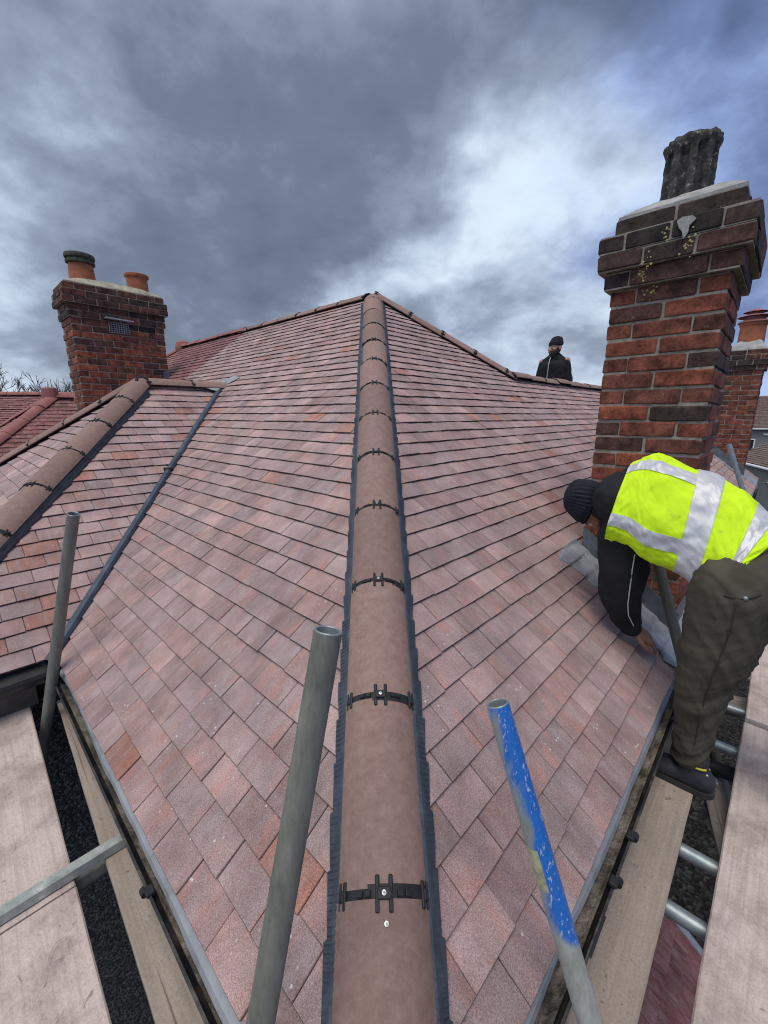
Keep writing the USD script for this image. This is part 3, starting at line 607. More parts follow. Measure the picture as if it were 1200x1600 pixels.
def fluted_pot(base, h, r, seed):
    """Round pot with upright ribs and a rough rim, leaning a touch."""
    n = 96; prof = [(0, r*1.04), (.05, r*1.05), (.09, r*.98), (.85, r*.97), (.90, r*1.03), (.955, r*1.07), (1.0, r*1.03)]
    zz = np.r_[np.linspace(0, 1, 30)]; rr = np.interp(zz, [p[0] for p in prof], [p[1] for p in prof])
    a = np.linspace(0, 2*np.pi, n, endpoint=False); Vv = []
    for z, q in zip(zz, rr):
        rib = (np.abs((a*9/(2*np.pi)) % 1 - .5) < .23)*(.10 < z < .86)*.020
        nz = (meshkit.noise(np.c_[np.cos(a)*6, np.sin(a)*6, np.full(n, z*9+seed)])-.5)*.010*(1 + .5*(z > .9))
        Vv.append(np.c_[(q - rib + nz)*np.cos(a), (q - rib + nz)*np.sin(a), np.full(n, z*h) + (nz*.5 if z > .95 else 0)])
    Vv.append(np.c_[(rr[-1]-.03)*np.cos(a), (rr[-1]-.03)*np.sin(a), np.full(n, h*.99)]); Vv.append(np.c_[(rr[-1]-.035)*np.cos(a), (rr[-1]-.035)*np.sin(a), np.full(n, h*.3)])
    m = len(Vv); f = [(i*n+j, i*n+(j+1) % n, (i+1)*n+(j+1) % n, (i+1)*n+j) for i in range(m-1) for j in range(n)]
    f = np.array(f); f = np.vstack([f[:, [0, 1, 2]], f[:, [0, 2, 3]]]); v = np.vstack(Vv)
    c = len(v); v = np.vstack([v, [[0, 0, h*.3], [0, 0, 0]]])
    f = np.vstack([f, [((m-1)*n+j, (m-1)*n+(j+1) % n, c) for j in range(n)], [((j+1) % n, j, c+1) for j in range(n)]])
    return place(trimesh.Trimesh(v, f, process=False), base, V(1, 0, 0), V(0, 1, 0), V(0, 0, 1))
PC1 = C1 + EV*.275 + EU*.26 + V(0, 0, zt1+.04)
obj('chimney_pot', fluted_pot(PC1, .315, .114, 1), M_LICHEN, ch1, smooth=35)
rl = np.random.default_rng(5)
def lichen_spots(pts, seed, rmin=.0016, rmax=.0062):
    r = np.random.default_rng(seed); ms = []
    for p, nrm in pts:
        for _ in range(8):
            q = p + r.normal(0, .014, 3)*np.array([.7, .7, 1.7]); q = q - nrm*np.dot(q-p, nrm)
            s = trimesh.creation.icosphere(1, r.uniform(rmin, rmax)); s.vertices = s.vertices*(1, 1, 1) - np.outer(s.vertices @ nrm, nrm)*.7; ms.append(trimesh.Trimesh(s.vertices + q, s.faces, process=False))
    return cat_(ms)
fr = -EU
obj('lichen', lichen_spots([(C1 + EV*x + fr*d + V(0, 0, z), fr) for x, z, d in ((.34, 1.60, .002), (.35, 1.64, .036), (.36, 1.68, .036), (.30, 1.585, .002), (.18, 1.72, .068), (.17, 1.76, .068), (.33, 1.70, .068), (.27, 1.80, .068))], 6), M_LICHENS, ch1, kind='stuff')
# cement patch smeared down the corbel
_pt = Polygon([(-.045, .03), (-.02, .045), (.03, .04), (.05, .02), (.02, -.01), (.018, -.045), (.0, -.075), (-.012, -.03), (-.03, -.01)]).buffer(.002)
_pm = trimesh.creation.extrude_polygon(_pt, .006, engine='earcut'); _pv = np.asarray(_pm.vertices)*(.75, .75, 1)
obj('cement_patch', place(trimesh.Trimesh(_pv + np.c_[np.zeros((len(_pv), 2)), (meshkit.noise(_pv*90)-.5)*.004*(_pv[:, 2] > 0)], _pm.faces, process=False), C1 + EV*.195 - EU*.069 + V(0, 0, 1.815), -EV, V(0, 0, 1), -EU), M_CEMENT, ch1)


# lead around the near chimney
def upstand(p0, p1, h0, out, seed, thick=.004):
    """Lead dressed up a brick face from p0 to p1, h0 high."""
    n = 24; P = np.zeros((n, 5, 3))
    for i, t in enumerate(np.linspace(0, 1, n)):
        for j, k in enumerate(np.linspace(0, 1, 5)):
            P[i, j] = V(*p0) + (V(*p1)-V(*p0))*t + V(0, 0, h0*k) + unit(out)*(.004 + (meshkit.noise(V(t*9+seed, k*3, 0))-.5)*.006*(1-k))
    return shell(P, thick, unit(out))
obj('lead_flashing', lead_sheet(right, [(1.80, -.225), (2.09, -.225), (2.09, .36), (1.78, .345), (1.815, .2), (1.83, .0)], h=.029, seed=1, bumps=.004, edge=.005), M_LEAD, house, smooth=50)
obj('lead_flashing', lead_sheet(right, [(1.765, -.19), (1.80, -.245), (1.86, -.272), (2.45, -.28), (2.45, -.178), (2.05, -.176), (1.99, -.16)], h=.033, seed=7, bumps=.006, edge=.008), M_LEAD, house, smooth=50)
obj('lead_flashing', lead_sheet(right, [(1.735, .340), (1.80, .27), (2.09, .27), (2.09, .385), (1.92, .378)], h=.027, seed=9, bumps=.002, edge=.004), M_LEAD, house, smooth=50)
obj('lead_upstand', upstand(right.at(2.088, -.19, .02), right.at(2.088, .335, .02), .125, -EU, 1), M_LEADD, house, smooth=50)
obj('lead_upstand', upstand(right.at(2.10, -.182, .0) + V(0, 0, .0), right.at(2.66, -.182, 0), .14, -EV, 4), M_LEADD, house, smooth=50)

# second chimney further along the same eave
C2 = EU*9.25 + EV*-.05
ch2, zt2 = stack(house, 'slimmer looking red chimney with orange cowled pot beyond the near chimney', C2, EV, EU, .5025, .57, -.15, 1.72, (.034, .066, .066, .012), 12, (.42, .75), (1, 2, 1, 2), (.05, .4))
obj('flaunching', flaunch(C2 - EV*.012 - EU*.012, EV, EU, .5265, .594, zt2, .012, .1, .16, 5), M_CEMENT, ch2, smooth=40)
pb = C2 + EV*.25 + EU*.28 + V(0, 0, zt2+.13)
obj('chimney_pot', revolve([(0, 0), (.185, 0), (.178, .28), (.195, .29), (.195, .33), (.165, .33), (.165, .1), (0, .1)], 32, pb), M_TERRA, ch2, smooth=35)
obj('chimney_cowl', cat_([revolve([(.14, .30), (.225, .335), (.21, .36), (.15, .38), (.15, .42), (.24, .43), (.10, .475), (.10, .51), (.17, .505), (.06, .55), (0, .555), (0, .30)], 28, pb)]), M_RHIP, ch2, smooth=30)
obj('lead_flashing', lead_sheet(right, [(8.99, -.06), (9.25, -.06), (9.25, .5), (9.0, .5)], h=.03, seed=21), M_LEAD, house, smooth=50)
obj('lead_flashing', lead_sheet(right, [(9.2, -.25), (9.9, -.25), (9.9, -.05), (9.2, -.05)], h=.03, seed=22), M_LEAD, house, smooth=50)
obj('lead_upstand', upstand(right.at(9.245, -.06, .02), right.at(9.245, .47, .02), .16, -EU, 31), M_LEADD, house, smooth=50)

# red tiled lean-to far below, seen between the boards on the right
lean = Slope((1, 1, 0), (-1, 1, 0), -.03, -2.15, [(-.4, -1.15), (2.45, -1.15), (2.45, -.03), (-.4, -.03)])
lt = make_tiles(lean, 71); me, st, ti = join_tiles(lt)
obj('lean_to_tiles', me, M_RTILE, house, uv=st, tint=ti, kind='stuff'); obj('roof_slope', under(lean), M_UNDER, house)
obj('lean_to_verge', bar(lean.at(2.47, -1.17, .0), lean.at(2.47, -.03, .0), .05, .06), M_TRAY, house)
obj('lean_to_wall', wallbox([P2(*R_, -.3, -1.0), P2(*R_, 2.35, -1.0), P2(*R_, 2.35, -.04), P2(*R_, -.3, -.04)], GND, -2.95), M_PEB, house)

# ------------------------------------------------------------------ neighbouring house on the left
nb = thing('neighbouring_house', 'attached neighbouring house under red tiles, its wide chimney carrying two pots', 'house')
rt = make_tiles(redleft, 31); 
for s_, sd in ((nface, 32), (nend, 33)): rt += make_tiles(s_, sd)
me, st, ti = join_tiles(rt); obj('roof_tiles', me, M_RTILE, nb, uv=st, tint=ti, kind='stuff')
for s_ in (redleft, nface, nend, nback): obj('roof_slope', under(s_) if s_ is not redleft else slab(np.array(s_.wpoly().exterior.coords)[:-1], s_, -.02, .03), M_UNDER, nb)
obj('wall', wallbox([P2(*L_, 5.7, -.85), P2(*L_, 5.7, 3), P2(*L_, 10.6, 3), P2(*L_, 10.6, -.75), P2(*L_, 10.3, -.75)], GND, -.36), M_PEB, nb)
obj('wall', wallbox([tuple((nface.at(u, v)-0)[:2]) for u, v in ((-.8, 2.35), (1.5, 2.35), (1.5, 5.8), (-.8, 5.8))], GND, -.36), M_PEB, nb)
NR = left.at(UP+.02, HA)
hip_run(NR + V(0, 0, CR-.005), (-1, 1, 0), 6, nb, M_RHIP, clips=False, name='ridge_tile', seed=41, jitter=.004)
endp = left.at(8.2, HA)
obj('ridge_finial', revolve([(0, -.15), (.10, -.15), (.145, -.08), (.15, 0), (.12, .09), (.05, .13), (0, .135)], 20, endp + V(0, 0, CR-.06)), M_RHIP, nb, smooth=40)
hip_run(endp + V(0, 0, CR-.01), (-1, 0, -TP*RQ), 11, nb, M_RHIP, clips=False, seed=42)
NA = WA + V(*ND)
hip_run(NA + V(0, 0, CR), (0, -1, -TP*RQ), 8, nb, M_RHIP, clips=False, seed=43, jitter=.004)
hip_run(NA + V(0, 0, CR), (-1, 0, -TP*RQ), 8, nb, M_RHIP, clips=False, seed=44, jitter=.004)
hip_run(NA + V(0, 0, CR), (1, 1, 0), 3, nb, M_RHIP, clips=False, name='ridge_tile', seed=45)
obj('ridge_end', revolve([(0, 0), (.115, 0), (.115, .16), (.09, .19), (0, .19)], 18, NA + V(-.02, -.02, CR-.10)), M_RHIP, nb, smooth=40)
obj('mortar_lump', place(cbox(.14, .1, .07, .02), NA + V(0, -1, -TP*RQ)*2.05 + V(.0, 0, .05), HDIR, V(1, 0, 0), V(0, 0, 1)), M_FLAUNCH, nb)

# the wide chimney: front towards us, its long face along (1, 1)
LA, LB = unit(V(-1, -1, 0)), unit(V(-1, 1, 0))
CL = V(-3.12, 6.08, 0)
chL, ztL = stack(nb, 'wide brick chimney with two terracotta pots and a small air vent', CL, LA, LB, 1.15, .56, .35, 2.22, (.024, .024, .062, .062, .03), 13, (.42, .92), (1, 0, 2, 1), (.08, .42))
obj('flaunching', flaunch(CL - LA*.03 - LB*.03, LA, LB, 1.21, .62, ztL, .02, .1, .10, 8), M_FLAUNCH, chL, smooth=40)
def round_pot(base, r, h, rim):
    return revolve([(0, 0), (r, 0), (r*.94, h*.72), (r*.95, h*.74)] + rim + [(r*.70, h), (r*.66, h*.3), (0, h*.3)], 32, base)
def top(x, y): return CL + LA*x + LB*y + V(0, 0, ztL+.075)
p1_ = top(.88, .28); p2_ = top(.20, .28)
obj('chimney_pot', revolve([(0, 0), (.158, 0), (.140, .23), (0, .23)], 32, p1_), M_TERRA, chL, smooth=35)
obj('pot_rim', revolve([(0, .225), (.150, .225), (.168, .235), (.170, .262), (.150, .275), (.150, .285), (.172, .295), (.178, .315), (.170, .345), (.150, .352), (.125, .35), (.12, .28), (0, .27)], 32, p1_), M_SOOT, chL, smooth=35)
obj('chimney_pot', revolve([(0, 0), (.140, 0), (.136, .21), (.158, .225), (.160, .252), (.15, .26), (.12, .255), (.115, .1), (0, .1)], 32, p2_ + V(0, 0, -.01)), M_TERRA, chL, smooth=35)
vc_ = CL + LA*.60 - LB*.012 + V(0, 0, 2.145)
fr_ = [place(cbox(.25, .012, .008, .002), vc_ + V(0, 0, z), LA, LB, V(0, 0, 1)) for z in np.linspace(-.065, .065, 6)] + [place(cbox(.008, .012, .135, .002), vc_ + LA*x, LA, LB, V(0, 0, 1)) for x in np.linspace(-.12, .12, 9)]
obj('air_vent', cat_(fr_), M_TRAY, chL); obj('vent_opening', place(trimesh.creation.box((.25, .006, .135)), vc_ + LB*.006, LA, LB, V(0, 0, 1)), M_CLIP, chL)
obj('vent_slate', bar(vc_ + LA*-.17 + V(0, 0, .095) - LB*.03, vc_ + LA*.17 + V(0, 0, .105) - LB*.03, .12, .018), M_TRAY, chL)
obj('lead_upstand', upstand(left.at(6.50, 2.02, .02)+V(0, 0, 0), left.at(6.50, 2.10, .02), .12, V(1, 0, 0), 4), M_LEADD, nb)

# ------------------------------------------------------------------ scaffold
M_GALV = simple('weathered_galvanised_tube', [(.25, (0.076, 0.080, 0.065)), (.45, (0.139, 0.141, 0.117)), (.62, (0.193, 0.191, 0.158)), (.8, (0.322, 0.311, 0.276))], 30, .62, .08, bump=.5, bscale=120, bd=.002, nrough=.75, vscale=(1, 1, .16))
M_GALV2 = simple('bright_galvanised_tube', [(.2, (.14, .17, .18)), (.5, (.24, .28, .29)), (.8, (.36, .40, .41))], 22, .45, .5, bump=.2, bscale=90, bd=.002, nrough=.7)
def wood_mat(name, stops, grain, dirt, dirtcol, crack=.75):
    n = {'g': ('geometry', {}), 't': ('attribute', dict(attribute='st')), 'm': ('mapping', dict(scale=(2.2, 60, 1))), 'w': ('noise_texture', dict(scale=1, detail=6, roughness=.65, distortion=.7)), 'r': ('rgb_ramp', dict(ramp=stops)),
         'n2': ('noise_texture', dict(scale=4.5, detail=7, roughness=.68)), 'r2': ('map_range', dict(from_min=.46, from_max=.66, to_min=0, to_max=dirt, clamp=True)), 'mx': ('mix_color', dict(b=dirtcol)),
         'n3': ('noise_texture', dict(scale=30, detail=5, roughness=.72, distortion=.8)), 'r3': ('map_range', dict(from_min=.62, from_max=.72, to_min=0, to_max=.8, clamp=True)), 'mx3': ('mix_color', dict(b=(.05, .042, .034))),
         'n4': ('noise_texture', dict(scale=130, detail=4, roughness=.7)), 'r4': ('map_range', dict(from_min=.3, from_max=.7, to_min=.84, to_max=1.14)), 'sc': ('vector_math', dict(math_type='scale')),
         'mk': ('mapping', dict(scale=(1.1, 95, 1))), 'nk': ('noise_texture', dict(scale=1, detail=3, roughness=.5, distortion=.4)), 'rk': ('map_range', dict(from_min=.655, from_max=.70, to_min=0, to_max=crack, clamp=True)), 'mxk': ('mix_color', dict(b=(.07, .058, .046))),
         'ad': ('math', dict(math_type='add')), 'b': ('bump', dict(strength=grain, distance=.003)), 'p': ('principled_bsdf', dict(roughness=.85, specular_ior_level=.25))}
    l = [('t.vector', 'm.vector'), ('m.vector', 'w.vector'), ('w.fac', 'r.fac'), ('g.position', 'n2.vector'), ('n2.fac', 'r2.value'), ('r2.result', 'mx.fac'), ('r.color', 'mx.a'), ('g.position', 'n3.vector'), ('n3.fac', 'r3.value'), ('r3.result', 'mx3.fac'), ('mx.result', 'mx3.a'),
         ('g.position', 'n4.vector'), ('n4.fac', 'r4.value'), ('t.vector', 'mk.vector'), ('mk.vector', 'nk.vector'), ('nk.fac', 'rk.value'), ('rk.result', 'mxk.fac'), ('mx3.result', 'mxk.a'), ('mxk.result', 'sc.vector1'), ('r4.result', 'sc.scale'), ('sc.vector', 'p.base_color'), ('w.fac', 'ad.value1'), ('n4.fac', 'ad.value2'), ('ad.value', 'b.height'), ('b.normal', 'p.normal')]
    return mat(name, n, l)
M_BOARD = wood_mat('scaffold_board', [(.25, (0.223, 0.183, 0.146)), (.45, (0.275, 0.230, 0.187)), (.6, (0.312, 0.261, 0.220)), (.8, (0.356, 0.299, 0.257))], .6, .55, (.22, .19, .155))
M_PALE = wood_mat('mortar_splashed_board', [(.25, (0.385, 0.312, 0.273)), (.5, (0.499, 0.416, 0.371)), (.8, (0.582, 0.495, 0.446))], .9, .85, (.27, .21, .19), .12)
M_OLD = wood_mat('old_grey_timber', [(.3, (.13, .115, .10)), (.5, (.20, .18, .16)), (.8, (.29, .265, .24))], .6, .5, (.08, .07, .055))
def board(name, p0, p1, w, h, mt, seed, label, group=None, cat='scaffold board', bands=True, c=.004):
    """Plank between two points (its top centre line), slightly bowed, with metal end bands."""
    rng = np.random.default_rng(seed); p0, p1 = V(*p0), V(*p1); X = unit(p1-p0); Y = unit(np.cross(V(0, 0, 1), X)); Z = np.cross(X, Y); L = np.linalg.norm(p1-p0)
    n = max(8, int(L/.03)); xs = np.linspace(0, L, n)
    prof = [(-w/2, -c), (-w/2+c, 0)] + [(q, 0) for q in np.linspace(-w/2+c, w/2-c, 9)[1:-1]] + [(w/2-c, 0), (w/2, -c), (w/2, -h+c), (w/2-c, -h), (-w/2+c, -h), (-w/2, -h+c)]
    k = len(prof); P = np.zeros((n, k, 3)); ST = np.zeros((n, k, 3))
    bow = (meshkit.noise(np.c_[xs*.9, np.full(n, seed*7.7), np.zeros(n)])-.5)*.008; ed = (meshkit.fbm(np.c_[xs*6, np.full(n, seed*3.3), np.zeros(n)], 3)-.5)*.005
    for j, (q, z) in enumerate(prof):
        zz = (meshkit.fbm(np.c_[xs*9, np.full(n, q*40+seed), np.zeros(n)], 3)-.5)*.003*(z == 0)
        P[:, j] = p0 + xs[:, None]*X + (q + ed*(1 if abs(q) > w/2-.01 else 0))[:, None]*Y + (z + bow + zz)[:, None]*Z
        ST[:, j] = np.c_[xs + seed*5.3, np.full(n, q + seed*1.7), np.zeros(n)]
    f = [(i*k+j, (i+1)*k+j, (i+1)*k+(j+1) % k, i*k+(j+1) % k) for i in range(n-1) for j in range(k)]
    f = np.array(f); f = np.vstack([f[:, [0, 2, 1]], f[:, [0, 3, 2]]])
    f = np.vstack([f, [(0, j+1, j) for j in range(1, k-1)], [((n-1)*k, (n-1)*k+j, (n-1)*k+j+1) for j in range(1, k-1)]])
    tm = trimesh.Trimesh(P.reshape(-1, 3), f, process=False); tm.fix_normals()
    t = thing(name, label, cat, (p0+p1)/2, group)
    obj('plank', tm, mt, t, uv=ST.reshape(-1, 3)[:, :2])
    if bands:
        for e in (.02, L-.02): obj('end_band', place(cbox(.035, w+.003, h+.003, .002), p0 + X*e + Z*(-h/2 + np.interp(e, xs, bow)), X, Y, Z), M_GALV2, t)
    return t
BZ = -.51
l_ = lambda u, v, z=BZ: left.eu*u + left.ev*v + V(0, 0, z)
r_ = lambda u, v, z=BZ: right.eu*u + right.ev*v + V(0, 0, z)
def lv(u): return -.283 - (2.15-u)*.0405                                    # outer edge of the inner board on the left
board('scaffold_board', l_(2.12, lv(2.12)+.1125), l_(-.2, lv(-.2)+.1125), .225, .038, M_BOARD, 1, 'brown scaffold board tucked under the gutter, crossed by the metal bar')
def lp(u): return -.384 - (2.3-u)*.0245
board('scaffold_board', l_(2.52, lp(2.5)-.1125, BZ+.012), l_(.98, lp(.98)-.1125, BZ+.002), .225, .038, M_PALE, 2, 'pale mortar splashed board left of the short leaning pole', bands=False)
board('scaffold_board', l_(.975, lp(.975)-.1125, BZ+.004), l_(-.6, lp(-.6)-.1125, BZ+.002), .225, .038, M_PALE, 3, 'pale mortar splashed board below the metal bar at the bottom left corner', bands=False)
board('scaffold_board', l_(2.5, lp(2.5)-.345), l_(-.6, lp(-.6)-.345), .225, .038, M_PALE, 4, 'outermost pale board on the far left edge', bands=False)
board('scaffold_board', (-1.865, 1.51, -.45), (-2.35, .83, -.45), .055, .04, M_PALE, 5, 'narrow pale bar below the gutter at the far left edge', bands=False)
board('scaffold_board', r_(-.35, -.308), r_(2.4, -.308), .225, .038, M_BOARD, 6, 'grey brown board beside the right gutter, worker standing on it')
def rp(u): return -.542 + (2.2-u)*.015
board('scaffold_board', r_(-.4, rp(-.4)-.1125), r_(2.02, rp(2.02)-.1125), .225, .038, M_PALE, 7, 'pale stained board along the bottom right edge', bands=False)
board('scaffold_board', r_(2.035, rp(2.1)-.1125, BZ+.02), r_(4.4, rp(2.2)-.1125, BZ+.01), .225, .038, M_PALE, 8, 'pale board behind the worker, beyond the board joint', bands=False)
board('scaffold_board', r_(-.4, rp(0)-.345), r_(4.4, rp(2)-.345), .225, .038, M_PALE, 9, 'outer pale board at the very right edge', bands=False)
board('timber_batten', V(1.50, .86, -.625), V(1.12, .20, -.625), .062, .03, M_OLD, 10, 'narrow old timber sloping away under the shoe', cat='timber')
board('timber_batten', V(1.55, .86, -.655), V(1.16, .18, -.655), .02, .05, M_OLD, 11, 'dark thin timber edge beside the narrow sloping timber', cat='timber', bands=False, c=.002)
board('timber_batten', r_(2.28, -.40, -.60), r_(2.40, -.66, -.60), .16, .035, M_OLD, 12, 'short grey timber between two tubes behind the trouser leg', cat='timber', bands=False)
def pole(p0, p1, label, mt, group=None, r=.02415, name='scaffold_pole', rim=False):
    t = thing(name, label, 'scaffold pole', p0, group); obj('tube', tube(p0, p1, r), mt, t, smooth=40)
    if rim: d = unit(V(*p1)-V(*p0)); obj('bare_rim', tube(V(*p1)-d*.16, V(*p1)+d*.0012, r-.0003, .0044), M_GALV2, t, smooth=40)
    return t
def ext(a, b, k): a, b = V(*a), V(*b); return a, a + (b-a)*k
# lichen-green tube in the middle, blue painted one to the right, short one at the left
a, b = ext((-.094, -.029, .620), (-.2110, -.1720, -.018), 2.1)
pole(b, a, 'grey green scaffold pole leaning in front of the hip, left of the hip tiles', M_GALV, rim=True)
TB = V(.244, .100, .372); BB = V(.398, -.095, -.178)
BD = unit(BB-TB)
M_BLUE = mat('worn_blue_paint', {'g': ('geometry', {}), 'd': ('vector_math', dict(math_type='dot_product', vector2=tuple(BD))), 'o': ('math', dict(math_type='subtract', value2=float(TB @ BD))),
    'sd': ('vector_math', dict(math_type='dot_product', vector2=tuple(unit(Rv*.93 + Uv*.25 - Fv*.0 - BD*np.dot(Rv*.93 + Uv*.25, BD))))), 
    'so': ('math', dict(math_type='subtract')),
    'mp': ('mapping', dict(scale=(1, 1, .28))), 'n': ('noise_texture', dict(scale=26, detail=8, roughness=.72)), 'n2': ('noise_texture', dict(scale=105, detail=8, roughness=.8)), 'n3': ('noise_texture', dict(scale=6, detail=3)),
    'pa': ('math', dict(math_type='multiply_add', value2=17., value3=.22)), 'pb': ('math', dict(math_type='multiply_add', value2=1.5)), 'pc': ('map_range', dict(range_type='smoothstep', from_min=.43, from_max=.53, to_min=0, to_max=-1.3)), 'pd': ('math', dict(math_type='add')), 'pf': ('map_range', dict(range_type='smoothstep', from_min=.52, from_max=.95, to_min=0, to_max=1, clamp=True)),
    'r0': ('rgb_ramp', dict(ramp=[(.2, (.14, .15, .12)), (.45, (.24, .255, .22)), (.62, (.33, .345, .31)), (.8, (.45, .46, .43))])),
    'rb': ('rgb_ramp', dict(ramp=[(.25, (.05, .20, .30)), (.40, (.015, .14, .40)), (.55, (.010, .10, .42)), (.68, (.02, .15, .46)), (.8, (.16, .30, .46))])), 'mx': ('mix_color', {}),
    'rc': ('map_range', dict(from_min=.56, from_max=.60, to_min=0, to_max=.8, clamp=True)), 'cm': ('math', dict(math_type='multiply')), 'mx2': ('mix_color', dict(b=(.42, .46, .47))),
    'b': ('bump', dict(strength=.4, distance=.0015)), 'p': ('principled_bsdf', dict(roughness=.42))},
    [('g.position', 'd.vector1'), ('d.value', 'o.value1'), ('g.position', 'sd.vector1'), ('sd.value', 'so.value1'), ('g.position', 'mp.vector'), ('mp.vector', 'n.vector'), ('mp.vector', 'n2.vector'), ('g.position', 'n3.vector'),
     ('so.value', 'pa.value1'), ('n.fac', 'pb.value1'), ('pa.value', 'pb.value3'), ('o.value', 'pc.value'), ('pb.value', 'pd.value1'), ('pc.result', 'pd.value2'), ('pd.value', 'pf.value'),
     ('n.fac', 'r0.fac'), ('n2.fac', 'rb.fac'), ('pf.result', 'mx.fac'), ('r0.color', 'mx.a'), ('rb.color', 'mx.b'), ('n2.fac', 'rc.value'), ('rc.result', 'cm.value1'), ('pf.result', 'cm.value2'), ('cm.value', 'mx2.fac'), ('mx.result', 'mx2.a'), ('mx2.result', 'p.base_color'), ('n2.fac', 'b.height'), ('b.normal', 'p.normal')])
_side = unit(Rv*.93 + Uv*.25 - BD*np.dot(Rv*.93 + Uv*.25, BD))
UsdShade.Shader.Get(stage, '/World/Looks/worn_blue_paint/so').CreateInput('value2', Sdf.ValueTypeNames.Float).Set(float(TB @ _side))
a, b = ext(TB, BB, 1.9)
bp_ = pole(b, a, 'scaffold pole with worn bright blue paint, leaning at the right eave', M_BLUE, rim=True)
obj('yellow_mark', place(shell(np.array([[[.0244*math.cos(t), .0244*math.sin(t), z] for t in np.linspace(-.55, .55, 7)] for z in np.linspace(-.045, .035, 6)]), .0006, V(1, 0, 0)), TB + BD*.33, unit(-_side*.8 - Fv*.6 - BD*np.dot(-_side*.8 - Fv*.6, BD)), unit(np.cross(BD, -_side*.8 - Fv*.6)), BD), simple('old_yellow_paint', [(.35, (.20, .21, .16)), (.5, (.36, .34, .19)), (.8, (.46, .43, .27))], 40, .6), bp_)
P3B = V(-1.663, 1.183, -.51)
a, b = ext((-1.319, 1.129, .551), P3B, 1.30)
pole(b, a, 'short grey scaffold pole standing at the foot of the valley on the left', M_GALV, rim=True)
for u, w, lab in ((.88, 0, 'nearest tube crossing the gap between the right boards'), (1.13, 0, 'tube crossing the right gap just below the worker\'s shoe'), (1.84, 0, 'tube crossing the gap behind the worker\'s calf'), (2.21, 0, 'tube crossing the gap behind the worker\'s knee'), (2.61, 0, 'farthest tube seen between the trouser leg and the pale board')):
    pole(r_(u-.01, -.05, -.575), r_(u+.02, -1.1, -.575), lab, M_GALV2)
pole(l_(1.05, -.12, -.575), l_(1.01, -1.0, -.575), 'dark tube under the left boards beside the metal bar', M_GALV)
pole(V(1.66, 1.20, -.42), V(1.93, 1.03, -1.25), 'brace tube slanting down behind the trouser leg', M_GALV)
pole(V(1.375, 1.245, .30), V(1.50, .985, -.40), 'green grey tube slanting in front of the chimney base, behind the worker', M_GALV)
pole(V(3.86, 3.79, .66), V(4.06, 3.62, -.02), 'light tube standing at the far right eave near the second chimney', M_GALV2)
pole(V(4.31, 3.72, .52), V(4.36, 3.55, -.25), 'short tube at the right picture edge beyond the worker', M_GALV2)
pole(V(4.75, 4.35, .73), V(5.4, 4.2, .73), 'thin horizontal white tube at the far right edge', M_GALV2, r=.018)
cp = thing('tube_coupler', 'grey pipe coupler on the tube at the right picture edge', 'coupler', (4.29, 3.70, .30))
obj('clamp_body', place(cbox(.11, .11, .09, .02), V(4.33, 3.66, .25), unit(V(1, -1, .3)), unit(V(1, 1, 0)), unit(np.cross(unit(V(1, -1, .3)), unit(V(1, 1, 0))))), M_GALV, cp)
obj('clamp_bolt', tube(V(4.30, 3.70, .25), V(4.20, 3.62, .25), .012), M_GALV, cp)
# square metal bar across the left boards
M_BAR = simple('paint_specked_bar', [(.25, (.16, .18, .16)), (.45, (.27, .30, .27)), (.58, (.36, .385, .35)), (.70, (.60, .60, .56)), (.85, (.66, .66, .62))], 20, .5, .25, bump=.3, bscale=80, bd=.002, nrough=.75)
sb = thing('metal_bar', 'square pale metal bar lying across the left boards towards the gutter', 'metal bar', l_(1.01, -.4))
q0, q1 = l_(1.022, -.80, BZ+.024), l_(1.010, -.235, BZ+.024)
obj('bar_body', bar(q0, q1, .035, .040, .004), M_BAR, sb)
obj('end_plate', bar(q1 - unit(q1-q0)*.004, q1 + unit(q1-q0)*.004, .047, .05, .002), M_GALV2, sb)
rg = thing('wire_ring', 'small loop of pale wire lying on the left board below the metal bar', 'wire', l_(.70, -.50))
an = np.linspace(0, 2*np.pi, 30)
obj('loop', sweep(np.c_[np.cos(an)*.020, np.sin(an)*.030, np.sin(an*3)*.002] + l_(.80, -.487, BZ+.014), .0011, 6), M_PALE, rg)
pk = thing('plastic_pipe', 'black pipe below the tubes behind the worker\'s ankle', 'pipe', r_(1.95, -.45, -.75))
obj('pipe_body', sweep(np.array([r_(1.86+.10*t, -.30-.36*t, -.80+.05*math.sin(t*3)) for t in np.linspace(0, 1, 14)]), .035, 14), M_CLIP, pk, smooth=50)

# ------------------------------------------------------------------ people
def sph(c, r, n=20): return m3.Manifold.sphere(r, n).translate([float(x) for x in c])
def ell(c, r3, A=None, n=28):
    s = m3.Manifold.sphere(1.0, n).scale([float(x) for x in r3])
    A = np.eye(3) if A is None else np.array(A)
    return s.transform(np.c_[A, np.asarray(c, float)[:, None]])
def hull(*ms): return m3.Manifold.batch_hull(list(ms))
def bone(a, ra, b, rb): return hull(sph(a, ra), sph(b, rb))
def chain(pts): return [bone(pts[i][0], pts[i][1], pts[i+1][0], pts[i+1][1]) for i in range(len(pts)-1)]
def fuse(ms): return m3.Manifold.batch_boolean(ms, m3.OpType.Add)
def smoothed(m, edge=.014, it=14):
    m = m.refine_to_length(edge); mm = m.to_mesh(); t = trimesh.Trimesh(np.array(mm.vert_properties)[:, :3], np.array(mm.tri_verts), process=True)
    return trimesh.smoothing.filter_taubin(t, iterations=it)
def wrinkle(t, amp, sc, stretch=None, seed=0):
    v = np.array(t.vertices); q = v*sc if stretch is None else v @ np.array(stretch).T
    n = t.vertex_normals; h = meshkit.fbm(q + seed*3.3, 4)
    ridge = 1 - np.abs(2*h-1)
    t.vertices = v + n*((ridge-.72)*amp)[:, None]; return t
